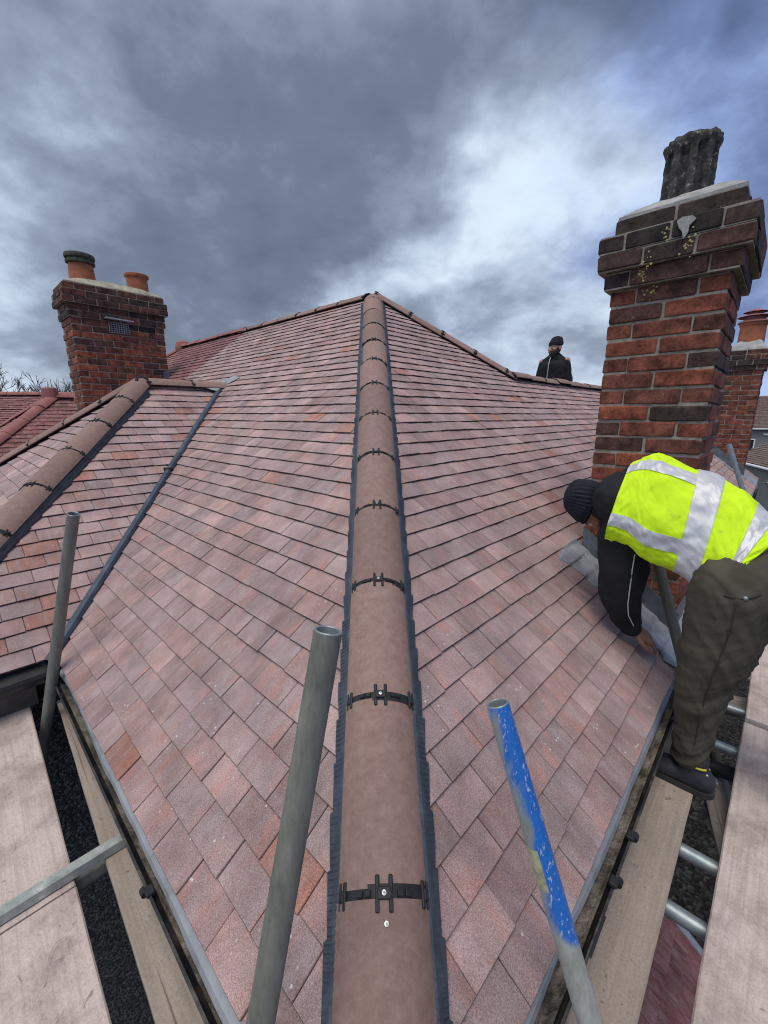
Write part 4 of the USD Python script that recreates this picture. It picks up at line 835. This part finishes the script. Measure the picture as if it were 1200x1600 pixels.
def off(px, py, d): return (px*Rv - py*Uv)*d/FPX                          # a step across the view at depth d
def ptd(x, y, d): return CAM + d*((x-600)/FPX*Rv + (800-y)/FPX*Uv + Fv)
def surf(t, x, y, lift=.002, rad=9):
    """The point of a mesh seen at a picture point (nearest vertices along that line), lifted off the surface."""
    v = np.array(t.vertices); d = v-CAM; dep = d @ Fv; px, py = 600 + FPX*(d @ Rv)/dep, 800 - FPX*(d @ Uv)/dep
    k = np.where((np.hypot(px-x, py-y) < rad))[0]; k = k[dep[k] < dep[k].min() + .03]
    return ptd(x, y, dep[k].mean()) + unit(CAM - v[k].mean(0))*lift
def fabric(name, stops, rough=.9, bump=.4, bscale=400, scale=9, sheen=0.):
    n = {'g': ('geometry', {}), 'n': ('noise_texture', dict(scale=scale, detail=6, roughness=.65)), 'r': ('rgb_ramp', dict(ramp=stops)), 'b2': ('noise_texture', dict(scale=bscale, detail=3)), 'b': ('bump', dict(strength=bump, distance=.002)), 'p': ('principled_bsdf', dict(roughness=rough, sheen_weight=sheen, specular_ior_level=.25))}
    return mat(name, n, [('g.position', 'n.vector'), ('n.fac', 'r.fac'), ('r.color', 'p.base_color'), ('g.position', 'b2.vector'), ('b2.fac', 'b.height'), ('b.normal', 'p.normal')])
M_BLACK = fabric('black_fleece', [(.3, (.008, .008, .010)), (.7, (.018, .018, .021))])
M_KNIT = fabric('dark_knit', [(.3, (.008, .009, .014)), (.7, (.022, .024, .034))], bump=.9, bscale=160)
M_TROUSER = fabric('olive_grey_trousers', [(.3, (0.044, 0.040, 0.027)), (.55, (0.064, 0.058, 0.042)), (.8, (0.088, 0.080, 0.060))], bscale=520)
M_VEST = fabric('fluorescent_yellow', [(.25, (.42, .62, .012)), (.42, (.52, .77, .012)), (.6, (.55, .80, .015)), (.72, (.38, .56, .02))], rough=.75, bscale=300, scale=13)
M_REFL = simple('silver_reflective_tape', [(.3, (0.393, 0.400, 0.414)), (.6, (0.514, 0.518, 0.528)), (.8, (0.430, 0.437, 0.449))], 15, .45, .15, bump=.2, bscale=200, bd=.001)
M_SKIN = simple('brown_skin', [(.3, (.19, .088, .055)), (.7, (.26, .125, .08))], 25, .55, bump=.15, bscale=150, bd=.002)
M_SKIN2 = simple('light_brown_skin', [(.3, (.30, .16, .11)), (.7, (.38, .21, .15))], 25, .55)
M_BEARD = simple('dark_beard', [(.3, (.010, .008, .007)), (.7, (.03, .024, .02))], 80, .9, bump=.8, bscale=300, bd=.004)
M_BOOT = simple('navy_boot', [(.3, (.010, .011, .015)), (.7, (.026, .028, .036))], 30, .65, bump=.4, bscale=250, bd=.002)
M_SOLE = simple('boot_sole', [(.3, (.012, .012, .012)), (.7, (.03, .03, .03))], 30, .8)
M_LIME = simple('lime_trim', [(.3, (.40, .36, .03)), (.7, (.55, .5, .06))], 30, .7)
M_EYE = simple('eye', [(.3, (.5, .48, .45)), (.7, (.6, .58, .55))], 10, .2)
M_PUPIL = simple('pupil', [(.3, (.01, .008, .006)), (.7, (.015, .012, .01))], 10, .2)
def head(c, A, k=1.0):
    """A: columns right, forward, up. Returns skin pieces plus eyes, beard, hat meshes (the hat covers the hair)."""
    A = np.array(A); P = lambda x, y, z: np.asarray(c) + A @ (V(x, y, z)*k); R = lambda *r: np.array(r)*k
    skin = [ell(P(0, 0, .02), R(.074, .094, .098), A), hull(ell(P(0, .035, -.055), R(.052, .05, .05), A), ell(P(0, .055, -.095), R(.030, .030, .022), A), ell(P(0, -.01, -.03), R(.066, .07, .05), A)),
            hull(sph(P(0, .092, .010), .009*k), sph(P(0, .112, -.030), .013*k), sph(P(-.014, .096, -.034), .009*k), sph(P(.014, .096, -.034), .009*k)),
            hull(ell(P(-.03, .083, .022), R(.02, .01, .008), A), ell(P(.03, .083, .022), R(.02, .01, .008), A)),
            ell(P(0, .094, -.062), R(.022, .010, .006), A), ell(P(0, .091, -.073), R(.019, .010, .006), A)]
    for s in (-1, 1): skin += [ell(P(s*.076, -.008, -.010), R(.010, .020, .032), A), ell(P(s*.045, .062, -.02), R(.024, .026, .022), A)]
    eyes = [ell(P(s*.032, .082, .002), R(.013, .011, .010), A, 14) for s in (-1, 1)]; pup = [ell(P(s*.032, .0915, .002), R(.005, .003, .005), A, 10) for s in (-1, 1)]
    beard = [hull(ell(P(0, .038, -.070), R(.060, .058, .042), A), ell(P(0, .062, -.110), R(.032, .034, .026), A)), ell(P(-.062, .012, -.045), R(.016, .03, .05), A), ell(P(.062, .012, -.045), R(.016, .03, .05), A), hull(ell(P(-.02, .103, -.052), R(.016, .008, .006), A), ell(P(.02, .103, -.052), R(.016, .008, .006), A))]
    hat = [hull(ell(P(0, -.012, .058), R(.088, .108, .052), A), ell(P(0, -.025, .105), R(.072, .088, .050), A)), ell(P(0, -.008, .040), R(.090, .110, .024), A)]
    return skin, eyes, pup, beard, hat
def knit_ribs(t, c, A, k=1.0, amp=.0028, n=34):
    q = (np.array(t.vertices)-c) @ np.array(A); a = np.arctan2(q[:, 0], q[:, 1]); t.vertices = t.vertices + t.vertex_normals*(np.sin(a*n)*amp*k)[:, None]; return t
def hand(w, A, curl=.35, k=1.0, thumb=1):
    """Wrist at w; columns of A: across (thumb side is +x * thumb), along the fingers, back of the hand."""
    A = np.array(A); P = lambda x, y, z: np.asarray(w) + A @ (V(x*thumb, y, z)*k); ms = []
    ms.append(hull(sph(P(-.022, .012, 0), .017*k), sph(P(.022, .012, 0), .017*k), sph(P(-.034, .085, 0), .0115*k), sph(P(.034, .088, 0), .0125*k), sph(P(0, .090, .004), .0125*k)))
    for i, (x, L) in enumerate(((.033, .074), (.011, .083), (-.012, .077), (-.033, .060))):
        p = V(x, .088, 0); th = .10 + curl*.5; r = .0094 - .0004*i; last = p
        for sgl, rr in ((.45, r), (.32, r*.93), (.23, r*.85)):
            nxt = last + V(x*.10, math.cos(th), -math.sin(th))*L*sgl; ms.append(bone(P(*last), rr*k, P(*nxt), rr*.93*k)); last = nxt; th += curl
    t0, t1, t2, t3 = V(.022, .018, -.004), V(.050, .048, -.014), V(.060, .078, -.020), V(.060, .104, -.026)
    ms += [bone(P(*t0), .017*k, P(*t1), .0125*k), bone(P(*t1), .0120*k, P(*t2), .0105*k), bone(P(*t2), .0105*k, P(*t3), .0085*k)]
    return ms
def loft(sec, n=70, m=84, e=.86, wr=None, cap=True):
    """Closed tube through sections (centre, half across, half thick); returns mesh, s (0..1) and angle grids."""
    from scipy.interpolate import PchipInterpolator
    s0 = np.linspace(0, 1, len(sec)); s = np.linspace(0, 1, n); C, Lh, Dh = (PchipInterpolator(s0, np.array([q[i] for q in sec]))(s) for i in range(3))
    a = np.linspace(0, 2*np.pi, m, endpoint=False); ca, sa = np.cos(a), np.sin(a); ca, sa = np.sign(ca)*np.abs(ca)**e, np.sign(sa)*np.abs(sa)**e
    P = C[:, None] + Lh[:, None]*ca[None, :, None] + Dh[:, None]*sa[None, :, None]
    nrm = Lh[:, None]*(np.cos(a)/np.linalg.norm(Lh, axis=1)[:, None])[:, :, None]/1 + 0*P
    nrm = (Lh/np.linalg.norm(Lh, axis=1)[:, None]**2)[:, None]*np.cos(a)[None, :, None] + (Dh/np.linalg.norm(Dh, axis=1)[:, None]**2)[:, None]*np.sin(a)[None, :, None]
    nrm /= np.linalg.norm(nrm, axis=2)[:, :, None]
    if wr is not None: P = P + nrm*wr(s, a)[:, :, None]
    return P, nrm, s, a
def loft_mesh(P):
    n, m = P.shape[:2]; f = [(i*m+j, (i+1)*m+j, (i+1)*m+(j+1) % m, i*m+(j+1) % m) for i in range(n-1) for j in range(m)]
    f = np.array(f); f = np.vstack([f[:, [0, 2, 1]], f[:, [0, 3, 2]]]); v = np.vstack([P.reshape(-1, 3), P[0].mean(0), P[-1].mean(0)]); N = n*m
    f = np.vstack([f, [(N, j, (j+1) % m) for j in range(m)], [(N+1, (n-1)*m+(j+1) % m, (n-1)*m+j) for j in range(m)]])
    t = trimesh.Trimesh(v, f, process=False); t.fix_normals(); return t

# the worker bent over the lead, back towards us
wk = thing('person', 'roofer in yellow high visibility vest bending to press lead by the near chimney', 'person', (1.29, .72, BZ))
def toward(d, l, s):                                                     # dorsal direction: towards the camera, square to the lateral and the spine
    q = np.cross(unit(s), unit(l)); return unit(q)*(1 if q @ (CAM-d) > 0 else -1)
raw = [((966, 783), (27, -56), 1.84, .105), ((992, 783), (24, -66), 1.81, .118), ((1025, 794), (20, -80), 1.76, .130), ((1082, 818), (29, -75), 1.69, .138), ((1128, 848), (37, -80), 1.62, .142), ((1150, 872), (50, -60), 1.575, .148), ((1168, 890), (70, -42), 1.55, .150)]
cs = [ptd(*q[0], q[2]) for q in raw]; spine = cs[-1]-cs[0]
def sections(extra=0., thick=0.):
    out = []
    for (xy, hf, d, th), c in zip(raw, cs):
        lh = off(hf[0], hf[1], d) + Fv*.03; D = toward(c, lh, spine); out.append((c, lh*(1+extra), D*(th+thick)))
    return out
def vest_wr(s, a):
    S, Aa = np.meshgrid(s, a, indexing='ij'); q = np.stack([S*9 + Aa*.6, np.cos(Aa)*3.0, np.sin(Aa)*3.0 + S*2], -1)
    f = meshkit.fbm(q, 4, seed=3); fold = (1-np.abs(2*meshkit.fbm(np.stack([S*13 - np.cos(Aa)*4, np.cos(Aa)*1.6 + S*3, np.sin(Aa)*1.5], -1), 3, seed=8)-1))
    edge = np.clip((S-.72)/.28, 0, 1)
    fine = (1-np.abs(2*meshkit.fbm(np.stack([S*30 + np.cos(Aa)*9, np.cos(Aa)*7 - S*12, np.sin(Aa)*5], -1), 3, seed=21)-1))
    return (f-.5)*.030 + (fold-.72)*.027*(.4+edge) + (fine-.7)*.004 + edge**2*.010*np.sin(Aa*5+1)
P, Nn, ss, aa = loft(sections(), n=110, m=150, wr=vest_wr)
vest = obj('vest', loft_mesh(P), M_VEST, wk, smooth=60)
def strip(mask_rows, cols, lift=.0035):
    sub = P[mask_rows][:, cols] + Nn[mask_rows][:, cols]*lift
    return shell(sub, .003, Nn[mask_rows][:, cols])
cosA = np.sign(np.cos(aa))*np.abs(np.cos(aa))**.86
wrap = np.r_[np.arange(150), 0]
for s0, s1 in ((.465, .585), (.765, .885)): obj('reflective_band', strip(np.where((ss >= s0) & (ss <= s1))[0], wrap), M_REFL, vest, smooth=60)
dors = np.where((aa > 0) & (aa < math.pi))[0]
for c0, c1 in ((.50, .78), (-.82, -.54)): obj('reflective_band', strip(np.where(ss <= .468)[0], dors[(cosA[dors] > c0) & (cosA[dors] < c1)]), M_REFL, vest, smooth=60)
# jacket: trunk, hood and both sleeves as one garment
lat = unit(off(27, -56, 1.84)); shN, shF = ptd(968, 838, 1.87), ptd(1003, 748, 1.95); elN, cfN = ptd(968, 925, 1.93), ptd(986, 978, 1.955)
jk = [hull(*[sph(c, .10) for c in cs[:3]]), hull(*[sph(c, .115) for c in cs[2:]]), hull(sph(cs[0], .10), sph(ptd(958, 778, 1.90), .088), sph(ptd(972, 765, 1.90), .085)), hull(sph(shN, .085), sph(cs[1], .10), sph(shF, .085)), bone(ptd(958, 780, 1.90), .088, ptd(947, 786, 1.93), .080)]
jk += chain([(shN, .088), (ptd(974, 885, 1.90), .104), (elN, .086), (ptd(975, 958, 1.95), .066), (cfN, .045)])
jk += chain([(shF, .082), (ptd(985, 800, 2.03), .07), (ptd(970, 850, 2.06), .05), (ptd(964, 872, 2.07), .042)])
jt = wrinkle(smoothed(fuse(jk), .012, 12), .016, 9, seed=2); obj('jacket', jt, M_BLACK, wk, smooth=60)
obj('sleeve_piping', sweep(np.array([surf(jt, x, y, .004, 9) for x, y, d in ((992, 866, 1.785), (988, 890, 1.788), (984, 920, 1.815), (981, 945, 1.85), (982, 962, 1.873), (990, 978, 1.893))]), .0024, 7), M_REFL, wk)
# head with knitted cap, looking down along the arm
hz = unit(-.80*Rv + .22*Uv + .25*Fv); hy = -.15*Rv - .80*Uv + .60*Fv; hy = unit(hy - hz*(hy @ hz)); hx = np.cross(hy, hz); HA_ = np.c_[hx, hy, hz]
hc = ptd(933, 791, 1.985)
sk, ey, pu, bd, ht = head(hc, HA_, 1.0)
hw = unit(ptd(1022, 1004, 1.965) - ptd(990, 982, 1.96)); hn = unit(right.n); hw = unit(hw - hn*(hw @ hn)*.6); hx2 = unit(np.cross(hw, hn)); hn2 = np.cross(hx2, hw)
wrist = ptd(991, 983, 1.955)
kneeL, ankL = ptd(1099, 1062, 1.60), ptd(1077, 1180, 1.685); hipL = ptd(1147, 925, 1.50); pel = ptd(1178, 905, 1.56)
body = [hull(*[sph(c, .085) for c in cs[:3]]), hull(*[sph(c, .095) for c in cs[2:]]), bone(cs[-1], .09, pel, .10), bone(cs[0], .06, hc - hz*.07, .052)] + sk
body += chain([(shN, .055), (elN, .042), (wrist - hw*.02, .026)]) + [bone(wrist - hw*.03, .026, wrist + hw*.012, .022)] + hand(wrist, np.c_[hx2, hw, hn2], .30, .95, 1)
w2 = ptd(962, 878, 2.07); body += chain([(shF, .055), (ptd(985, 800, 2.03), .042), (w2, .026)]) + hand(w2, np.c_[hx2, hw, hn2], .3, .95, -1)
hipR, kneeR, ankR = ptd(1222, 925, 1.58), V(1.66, .42, -.05), r_(1.30, -.92, BZ+.10)
body += chain([(pel, .09), (hipL, .065), (ptd(1115, 1020, 1.565), .05), (kneeL, .042), (ankL, .034)]) + chain([(pel, .09), (hipR, .07), (kneeR, .045), (ankR, .034)])
obj('body', smoothed(fuse(body), .0065, 6), M_SKIN, wk, smooth=60)
for e_, p_ in zip(ey, pu): obj('pupil', p_, M_PUPIL, obj('eye', e_, M_EYE, wk, smooth=50))
obj('beard', smoothed(fuse(bd), .008, 5), M_BEARD, wk, smooth=60)
obj('knitted_cap', knit_ribs(smoothed(fuse(ht), .006, 8), hc, HA_), M_KNIT, wk, smooth=60)
M_SEAM = fabric('trouser_seam', [(.3, (.03, .028, .02)), (.7, (.04, .038, .028))])
tr = [hull(sph(pel, .138), sph(hipL, .130), sph(hipR, .142), sph(cs[-1], .125))]
tr += chain([(hipL, .132), (ptd(1133, 980, 1.535), .118), (ptd(1115, 1020, 1.565), .109), (kneeL, .089), (ptd(1091, 1103, 1.63), .075), (ptd(1083, 1150, 1.665), .063), (ptd(1078, 1178, 1.685), .057)])
tr += chain([(hipR, .142), (hipR*.5 + kneeR*.5, .115), (kneeR, .092), (ankR + V(0, 0, .04), .062)])
tt = smoothed(fuse(tr), .0105, 12)
def trous(t):
    v = np.array(t.vertices); n = t.vertex_normals
    ax = unit(ankL - hipL); z = v @ ax; q = v - np.outer(z, ax)
    tilt = q @ Rv
    h = meshkit.fbm(np.c_[q*4.5 + 3, z*13 + tilt*9], 3, seed=5) if False else meshkit.fbm(np.stack([q[:, 0]*4 + z*2, q[:, 1]*4 - z*3, z*15 + tilt*14], -1), 4, seed=5)
    g = meshkit.fbm(np.stack([q[:, 0]*7 - z*6, q[:, 1]*7, z*9 - tilt*16], -1), 3, seed=12)
    r1, r2 = 1-np.abs(2*h-1), 1-np.abs(2*g-1)
    low = np.clip((z - hipL @ ax)/.75, 0, 1)
    t.vertices = v + n*((r1**3-.35)*.015*(.4+.6*low) + (r2**3-.35)*.011 + (meshkit.fbm(v*4, 2, seed=9)-.5)*.02)[:, None]; return t
tt = trous(tt); TR = obj('trousers', tt, M_TROUSER, wk, smooth=60)
def boot(ank, fwd, zb, parent):
    f = unit(V(fwd[0], fwd[1], 0)); s = np.cross(V(0, 0, 1), f); B = V(ank[0], ank[1], zb); q = lambda a, b, c: B + f*a + s*b + V(0, 0, c)
    up = fuse([hull(ell(q(-.055, 0, .050), (.044, .042, .045)), ell(q(.0, 0, .055), (.050, .047, .048)), sph(q(-.01, 0, .105), .046)), hull(ell(q(.0, 0, .055), (.050, .047, .045)), ell(q(.11, .004, .036), (.052, .050, .030)), ell(q(.165, .006, .032), (.038, .042, .026))), hull(sph(q(-.01, 0, .095), .047), sph(q(-.02, 0, .135), .047))])
    sole = hull(*[m3.Manifold.cylinder(.022, r, r, 24).translate([float(x) for x in q(a, b, .0)]) for a, b, r in ((-.058, 0, .043), (.02, 0, .043), (.11, .004, .052), (.168, .006, .040))])
    bt = obj('boot', smoothed(up, .009, 8), M_BOOT, parent, smooth=60)
    obj('sole', sole, M_SOLE, bt, smooth=40)
    cu = [q(-.02 + .047*math.cos(t), .049*math.sin(t), .128 + .010*math.cos(t)) for t in np.linspace(-2.6, 2.6, 20)]
    obj('collar_trim', sweep(np.array(cu), .0045, 8), M_LIME, bt)
    obj('lace_hook', fuse([sph(q(-.066, .02*k, .075+.02*abs(k)), .0055) for k in (-1, 0, 1)]), M_SCREW, bt)
boot(ankL, (-.66, .75), BZ, wk); boot(ankR, (-.5, .85), BZ, wk)
bc = surf(tt, 1165, 935, .003)
obj('trouser_button', fuse([ell(bc, (.0075, .0075, .0075))]), M_GALV2, wk, smooth=50)
obj('pocket_seam', sweep(np.array([surf(tt, x, y, .0015) for x, y in ((1131, 930), (1145, 934), (1160, 936), (1175, 934), (1190, 929))]), .0028, 6), M_SEAM, wk)
obj('side_seam', sweep(np.array([surf(tt, x, y, .0026, 9) for x, y in ((1150, 944), (1144, 975), (1134, 1005), (1122, 1035), (1110, 1065), (1101, 1095), (1094, 1120), (1089, 1145), (1085, 1165))]), .0026, 6), M_SEAM, wk)
obj('trouser_hem', revolve([(.042, -.012), (.057, -.012), (.060, 0), (.057, .012), (.042, .012), (.042, -.012)], 26, ptd(1078, 1175, 1.685), unit(np.cross(unit(ankL-kneeL), Rv)), unit(np.cross(unit(ankL-kneeL), np.cross(unit(ankL-kneeL), Rv))), unit(ankL-kneeL)), M_TROUSER, wk, smooth=50)

# the second man behind the ridge, upright, head turned to the left
PZ = 2.165; d2 = 6.35
hc2 = ptd(868, 543.5, d2)
fwd2 = unit(V(-.62, -.70, 0)); rt2 = np.cross(fwd2, V(0, 0, 1)); hf2 = unit(V(-.92, -.36, -.10)); hr2 = unit(np.cross(hf2, V(0, 0, 1))); A2 = np.c_[hr2, hf2, np.cross(hr2, hf2)]
B0 = hc2 - V(0, 0, .075) + V(.01, .02, 0)
fz = hc2[2] + .145 - 1.80
pn = thing('person', 'bearded man in black jacket and knitted hat standing behind the far ridge', 'person', (B0[0], B0[1], fz))
q2 = lambda r, f, z: V(B0[0], B0[1], 0) + rt2*r + fwd2*f + V(0, 0, fz + z)
sk, ey, pu, bd, ht = head(hc2, A2, 1.08)
arms = []; arms_b = []
for s in (-1, 1):
    arms += chain([(q2(s*.165, 0, 1.41), .078), (q2(s*.230, -.02, 1.16), .062), (q2(s*.235, .06, .94), .048)])
    arms_b += chain([(q2(s*.185, 0, 1.46), .05), (q2(s*.235, -.01, 1.18), .04), (q2(s*.235, .06, .93), .026)]) + hand(q2(s*.235, .065, .91), np.c_[fwd2, V(0, 0, -1), rt2*s], .3, .95, 1)
tor = [hull(sph(q2(-.145, 0, 1.42), .078), sph(q2(.145, 0, 1.42), .078), sph(q2(0, .0, 1.545), .066)), hull(sph(q2(-.10, .02, 1.37), .112), sph(q2(.10, .02, 1.37), .112), sph(q2(-.11, .01, 1.02), .115), sph(q2(.11, .01, 1.02), .115)), bone(q2(0, .0, 1.50), .068, q2(0, .01, 1.57), .062)]
legs = []; legs_b = []
for s in (-1, 1): legs += chain([(q2(s*.09, 0, .95), .10), (q2(s*.10, .02, .50), .075), (q2(s*.10, 0, .10), .06)]); legs_b += chain([(q2(s*.09, 0, .93), .08), (q2(s*.10, .02, .50), .055), (q2(s*.10, 0, .08), .04)])
obj('body', smoothed(fuse(sk + arms_b + legs_b + [hull(sph(q2(-.12, 0, 1.42), .08), sph(q2(.12, 0, 1.42), .08), sph(q2(-.1, 0, .98), .09), sph(q2(.1, 0, .98), .09)), bone(q2(0, 0, 1.45), .06, hc2 - V(0, 0, .07), .055)]), .010, 5), M_SKIN2, pn, smooth=60)
for e_, p_ in zip(ey, pu): obj('pupil', p_, M_PUPIL, obj('eye', e_, M_EYE, pn, smooth=50))
obj('beard', smoothed(fuse(bd), .009, 4), M_BEARD, pn, smooth=60)
obj('knitted_hat', smoothed(fuse(ht), .01, 6), M_KNIT, pn, smooth=60)
obj('jacket', wrinkle(smoothed(fuse(tor + arms), .016, 10), .018, 8, seed=4), M_BLACK, pn, smooth=60)
obj('trousers', smoothed(fuse(legs + [hull(sph(q2(-.08, 0, .97), .11), sph(q2(.08, 0, .97), .11), sph(q2(0, 0, 1.05), .12))]), .02, 8), M_BLACK, pn, smooth=60)
obj('zip', sweep(np.array([q2(.03+.02*t, .085+.055*min(1, t*4), 1.53-.42*t) for t in np.linspace(0, 1, 12)]), .006, 6), M_REFL, pn)
obj('collar_lining', sweep(np.array([q2(.035+.015*t, .075, 1.60-.09*t) for t in np.linspace(0, 1, 6)]), .014, 8), simple('pale_fleece_lining', [(.3, (.22, .2, .16)), (.7, (.3, .28, .22))], 40, .9), pn)
for s in (-1, 1): boot(q2(s*.10, 0, .1), fwd2, fz, pn)
# planks he stands on, out of sight behind the ridge
board('scaffold_board', q2(-1.2, .0, -.0), q2(1.2, .0, -.0), .45, .038, M_BOARD, 21, 'board carrying the man behind the far ridge', bands=False)

# ------------------------------------------------------------------ background
M_FTILE = tile_mat('brown_far_tile', [(0, (.10, .065, .05)), (.5, (.13, .085, .065)), (1, (.16, .11, .085))], (.14, .10, .07), .5, False)
M_RENDER = simple('grey_render', [(.3, (0.180, 0.174, 0.162)), (.7, (0.228, 0.222, 0.210))], 6, .95)
M_WHITE = simple('white_frame', [(.3, (.70, .70, .68)), (.7, (.78, .78, .76))], 6, .5)
M_PANE = simple('dark_pane', [(.3, (.015, .018, .022)), (.7, (.03, .034, .04))], 3, .08)
M_BARK = simple('bare_bark', [(.3, (.06, .05, .045)), (.7, (.12, .10, .09))], 12, .95)
def far_house(name, label, centre, ax, W_, D_, zr, ze, tm, hm, seed, rows_tint=(0, 1), wm=None, mat_wall=None):
    """Gabled house: ridge along ax (unit), W_ long, D_ deep; zr ridge height, ze eaves height."""
    h = thing(name, label, 'house', (centre[0], centre[1], GND)); X = unit(V(ax[0], ax[1], 0)); Y = np.cross(V(0, 0, 1), X); C0 = V(centre[0], centre[1], 0); rng = np.random.default_rng(seed)
    bx = lambda a, b, c, o, A=X, B=Y: place(trimesh.creation.box((a, b, c)), o, A, B, V(0, 0, 1))
    wl = obj('wall', bx(W_-.6, D_-.5, ze-GND, C0 + V(0, 0, (ze+GND)/2)), mat_wall or M_RENDER, h)
    ga = trimesh.creation.extrude_polygon(Polygon([(-(D_-.5)/2, ze), ((D_-.5)/2, ze), (0, zr-.12)]), W_-.6); 
    v = np.asarray(ga.vertices); obj('gable', trimesh.Trimesh(C0 + X*(v[:, 2:3]-(W_-.6)/2) + Y*v[:, :1] + V(0, 0, 1)*v[:, 1:2], ga.faces, process=False), mat_wall or M_RENDER, h)
    for s in (-1, 1):
        sl = math.hypot(D_/2, zr-ze+.15); upv = unit(-s*Y*(D_/2) + V(0, 0, zr-ze+.15)); nrm = unit(np.cross(X, upv)); nrm = nrm if nrm[2] > 0 else -nrm
        o = C0 + s*Y*(D_/2) + V(0, 0, ze-.15)
        obj('roof_slope', place(trimesh.creation.box((W_, sl, .06)), o + upv*sl/2 - nrm*.04, X, upv, np.cross(X, upv)), M_UNDER, h)
        ts = []; nr = int(sl/.11); nc = int(W_/.20)
        for i in range(nr):
            for k in range(nc):
                p = o + upv*(i*.11) + X*(-W_/2 + (k + (i % 2)*.5)*.20 + .0)
                q = np.array([p + nrm*.035, p + X*.192 + nrm*.035, p + X*.192 + upv*.16 + nrm*.004, p + upv*.16 + nrm*.004]); q = np.vstack([q, q - nrm*.02]) + rng.normal(0, .0025, 3)
                ts.append((q, np.array([(0, 1, 2), (0, 2, 3), (4, 6, 5), (4, 7, 6), (0, 4, 5), (0, 5, 1), (1, 5, 6), (1, 6, 2), (2, 6, 7), (2, 7, 3), (3, 7, 4), (3, 4, 0)]), np.c_[np.tile([0, .19, .19, 0], 2) + 3.1*k, np.tile([0, 0, .16, .16], 2) + 2.3*i], rng.random(), 0))
        me, st, ti = join_tiles(ts); obj('roof_tiles', me, tm, h, uv=st, tint=ti, kind='stuff')
    for k in range(int(W_/.45)):
        m = barrel(.435, .13, 1.3, .015, 10, 2); obj('ridge_tile', place(m, C0 + X*(-W_/2+.45*k) + V(0, 0, zr+.10), X, Y, V(0, 0, 1)), hm, h, smooth=40)
    for s in (-1, 1):
        for k in range(max(2, int(W_/3))):
            for zz in (ze-1.5, ze-4.0):
                o = C0 + X*(-W_/2 + (k+.5)*W_/max(2, int(W_/3))) + s*Y*((D_-.5)/2) + V(0, 0, zz)
                w = obj('window', cat_([place(cbox(1.3, .09, .07, .005), o + V(0, 0, z), X, Y, V(0, 0, 1)) for z in (-.55, .55)] + [place(cbox(.07, .085, 1.1, .005), o + X*x, X, Y, V(0, 0, 1)) for x in (-.62, 0, .62)]), M_WHITE, h)
                obj('pane', place(trimesh.creation.box((1.2, .03, 1.05)), o, X, Y, V(0, 0, 1)), M_PANE, w)
    for s in (-1, 1): obj('gutter', bar(C0 - X*W_/2 + s*Y*(D_/2+.04) + V(0, 0, ze-.2), C0 + X*W_/2 + s*Y*(D_/2+.04) + V(0, 0, ze-.2), .1, .08, .02), M_WHITE, h)
    return h
far_house('far_house', 'red roofed house beyond the neighbouring roof at the far left', (-12.6, 12.6), (1, .10), 8.6, 7.4, 1.56, -.9, M_RTILE, M_RHIP, 3)
far_house('brown_house', 'brown tiled grey walled house at the right picture edge behind the second chimney', (17.2, 11.6), (.42, 1), 9, 7.0, 1.35, -.75, M_FTILE, M_RHIP, 4)
far_house('row_house', 'distant terraced house on the skyline at the right edge', (28, 33), (.8, -.6), 12, 8, 2.3, .2, M_FTILE, M_RHIP, 6)
def bare_tree(name, label, base, h, seed, spread=.5):
    rng = np.random.default_rng(seed); t = thing(name, label, 'tree', base); tw = []; lim = []
    def grow(p, d, L, r, lev):
        n = 5; pts = [p]; dd = d
        for _ in range(n-1): dd = unit(dd + rng.normal(0, .11, 3) + V(0, 0, .04)); pts.append(pts[-1] + dd*L/(n-1))
        (lim if lev < 2 else tw).append(sweep(np.array(pts), np.maximum(np.linspace(r, r*.62, n), .014), 7 if lev < 2 else 4))
        if lev >= 7 or r < .006: return
        for _ in range(3 if lev < 4 else 2):
            k = rng.uniform(.45, 1); q = pts[int(k*(n-1))]; ax = unit(rng.normal(0, 1, 3)); nd = unit(dd + spread*1.35*(ax - dd*(ax @ dd)) + V(0, 0, .10)); grow(q, nd, L*rng.uniform(.62, .82), r*.58, lev+1)
    grow(V(*base), V(0, 0, 1), h*.34, h*.018, 0)
    obj('trunk', cat_(lim), M_BARK, t, smooth=40); obj('crown', cat_(tw), M_BARK, t)
bare_tree('bare_tree', 'leafless tree behind the red roofs at the left picture edge', (-26.2, 31.6, GND), 14.2, 4)
bare_tree('bare_tree', 'smaller leafless tree to the right of the first, mostly hidden by the chimney', (-22.6, 30.6, GND), 12.6, 9)
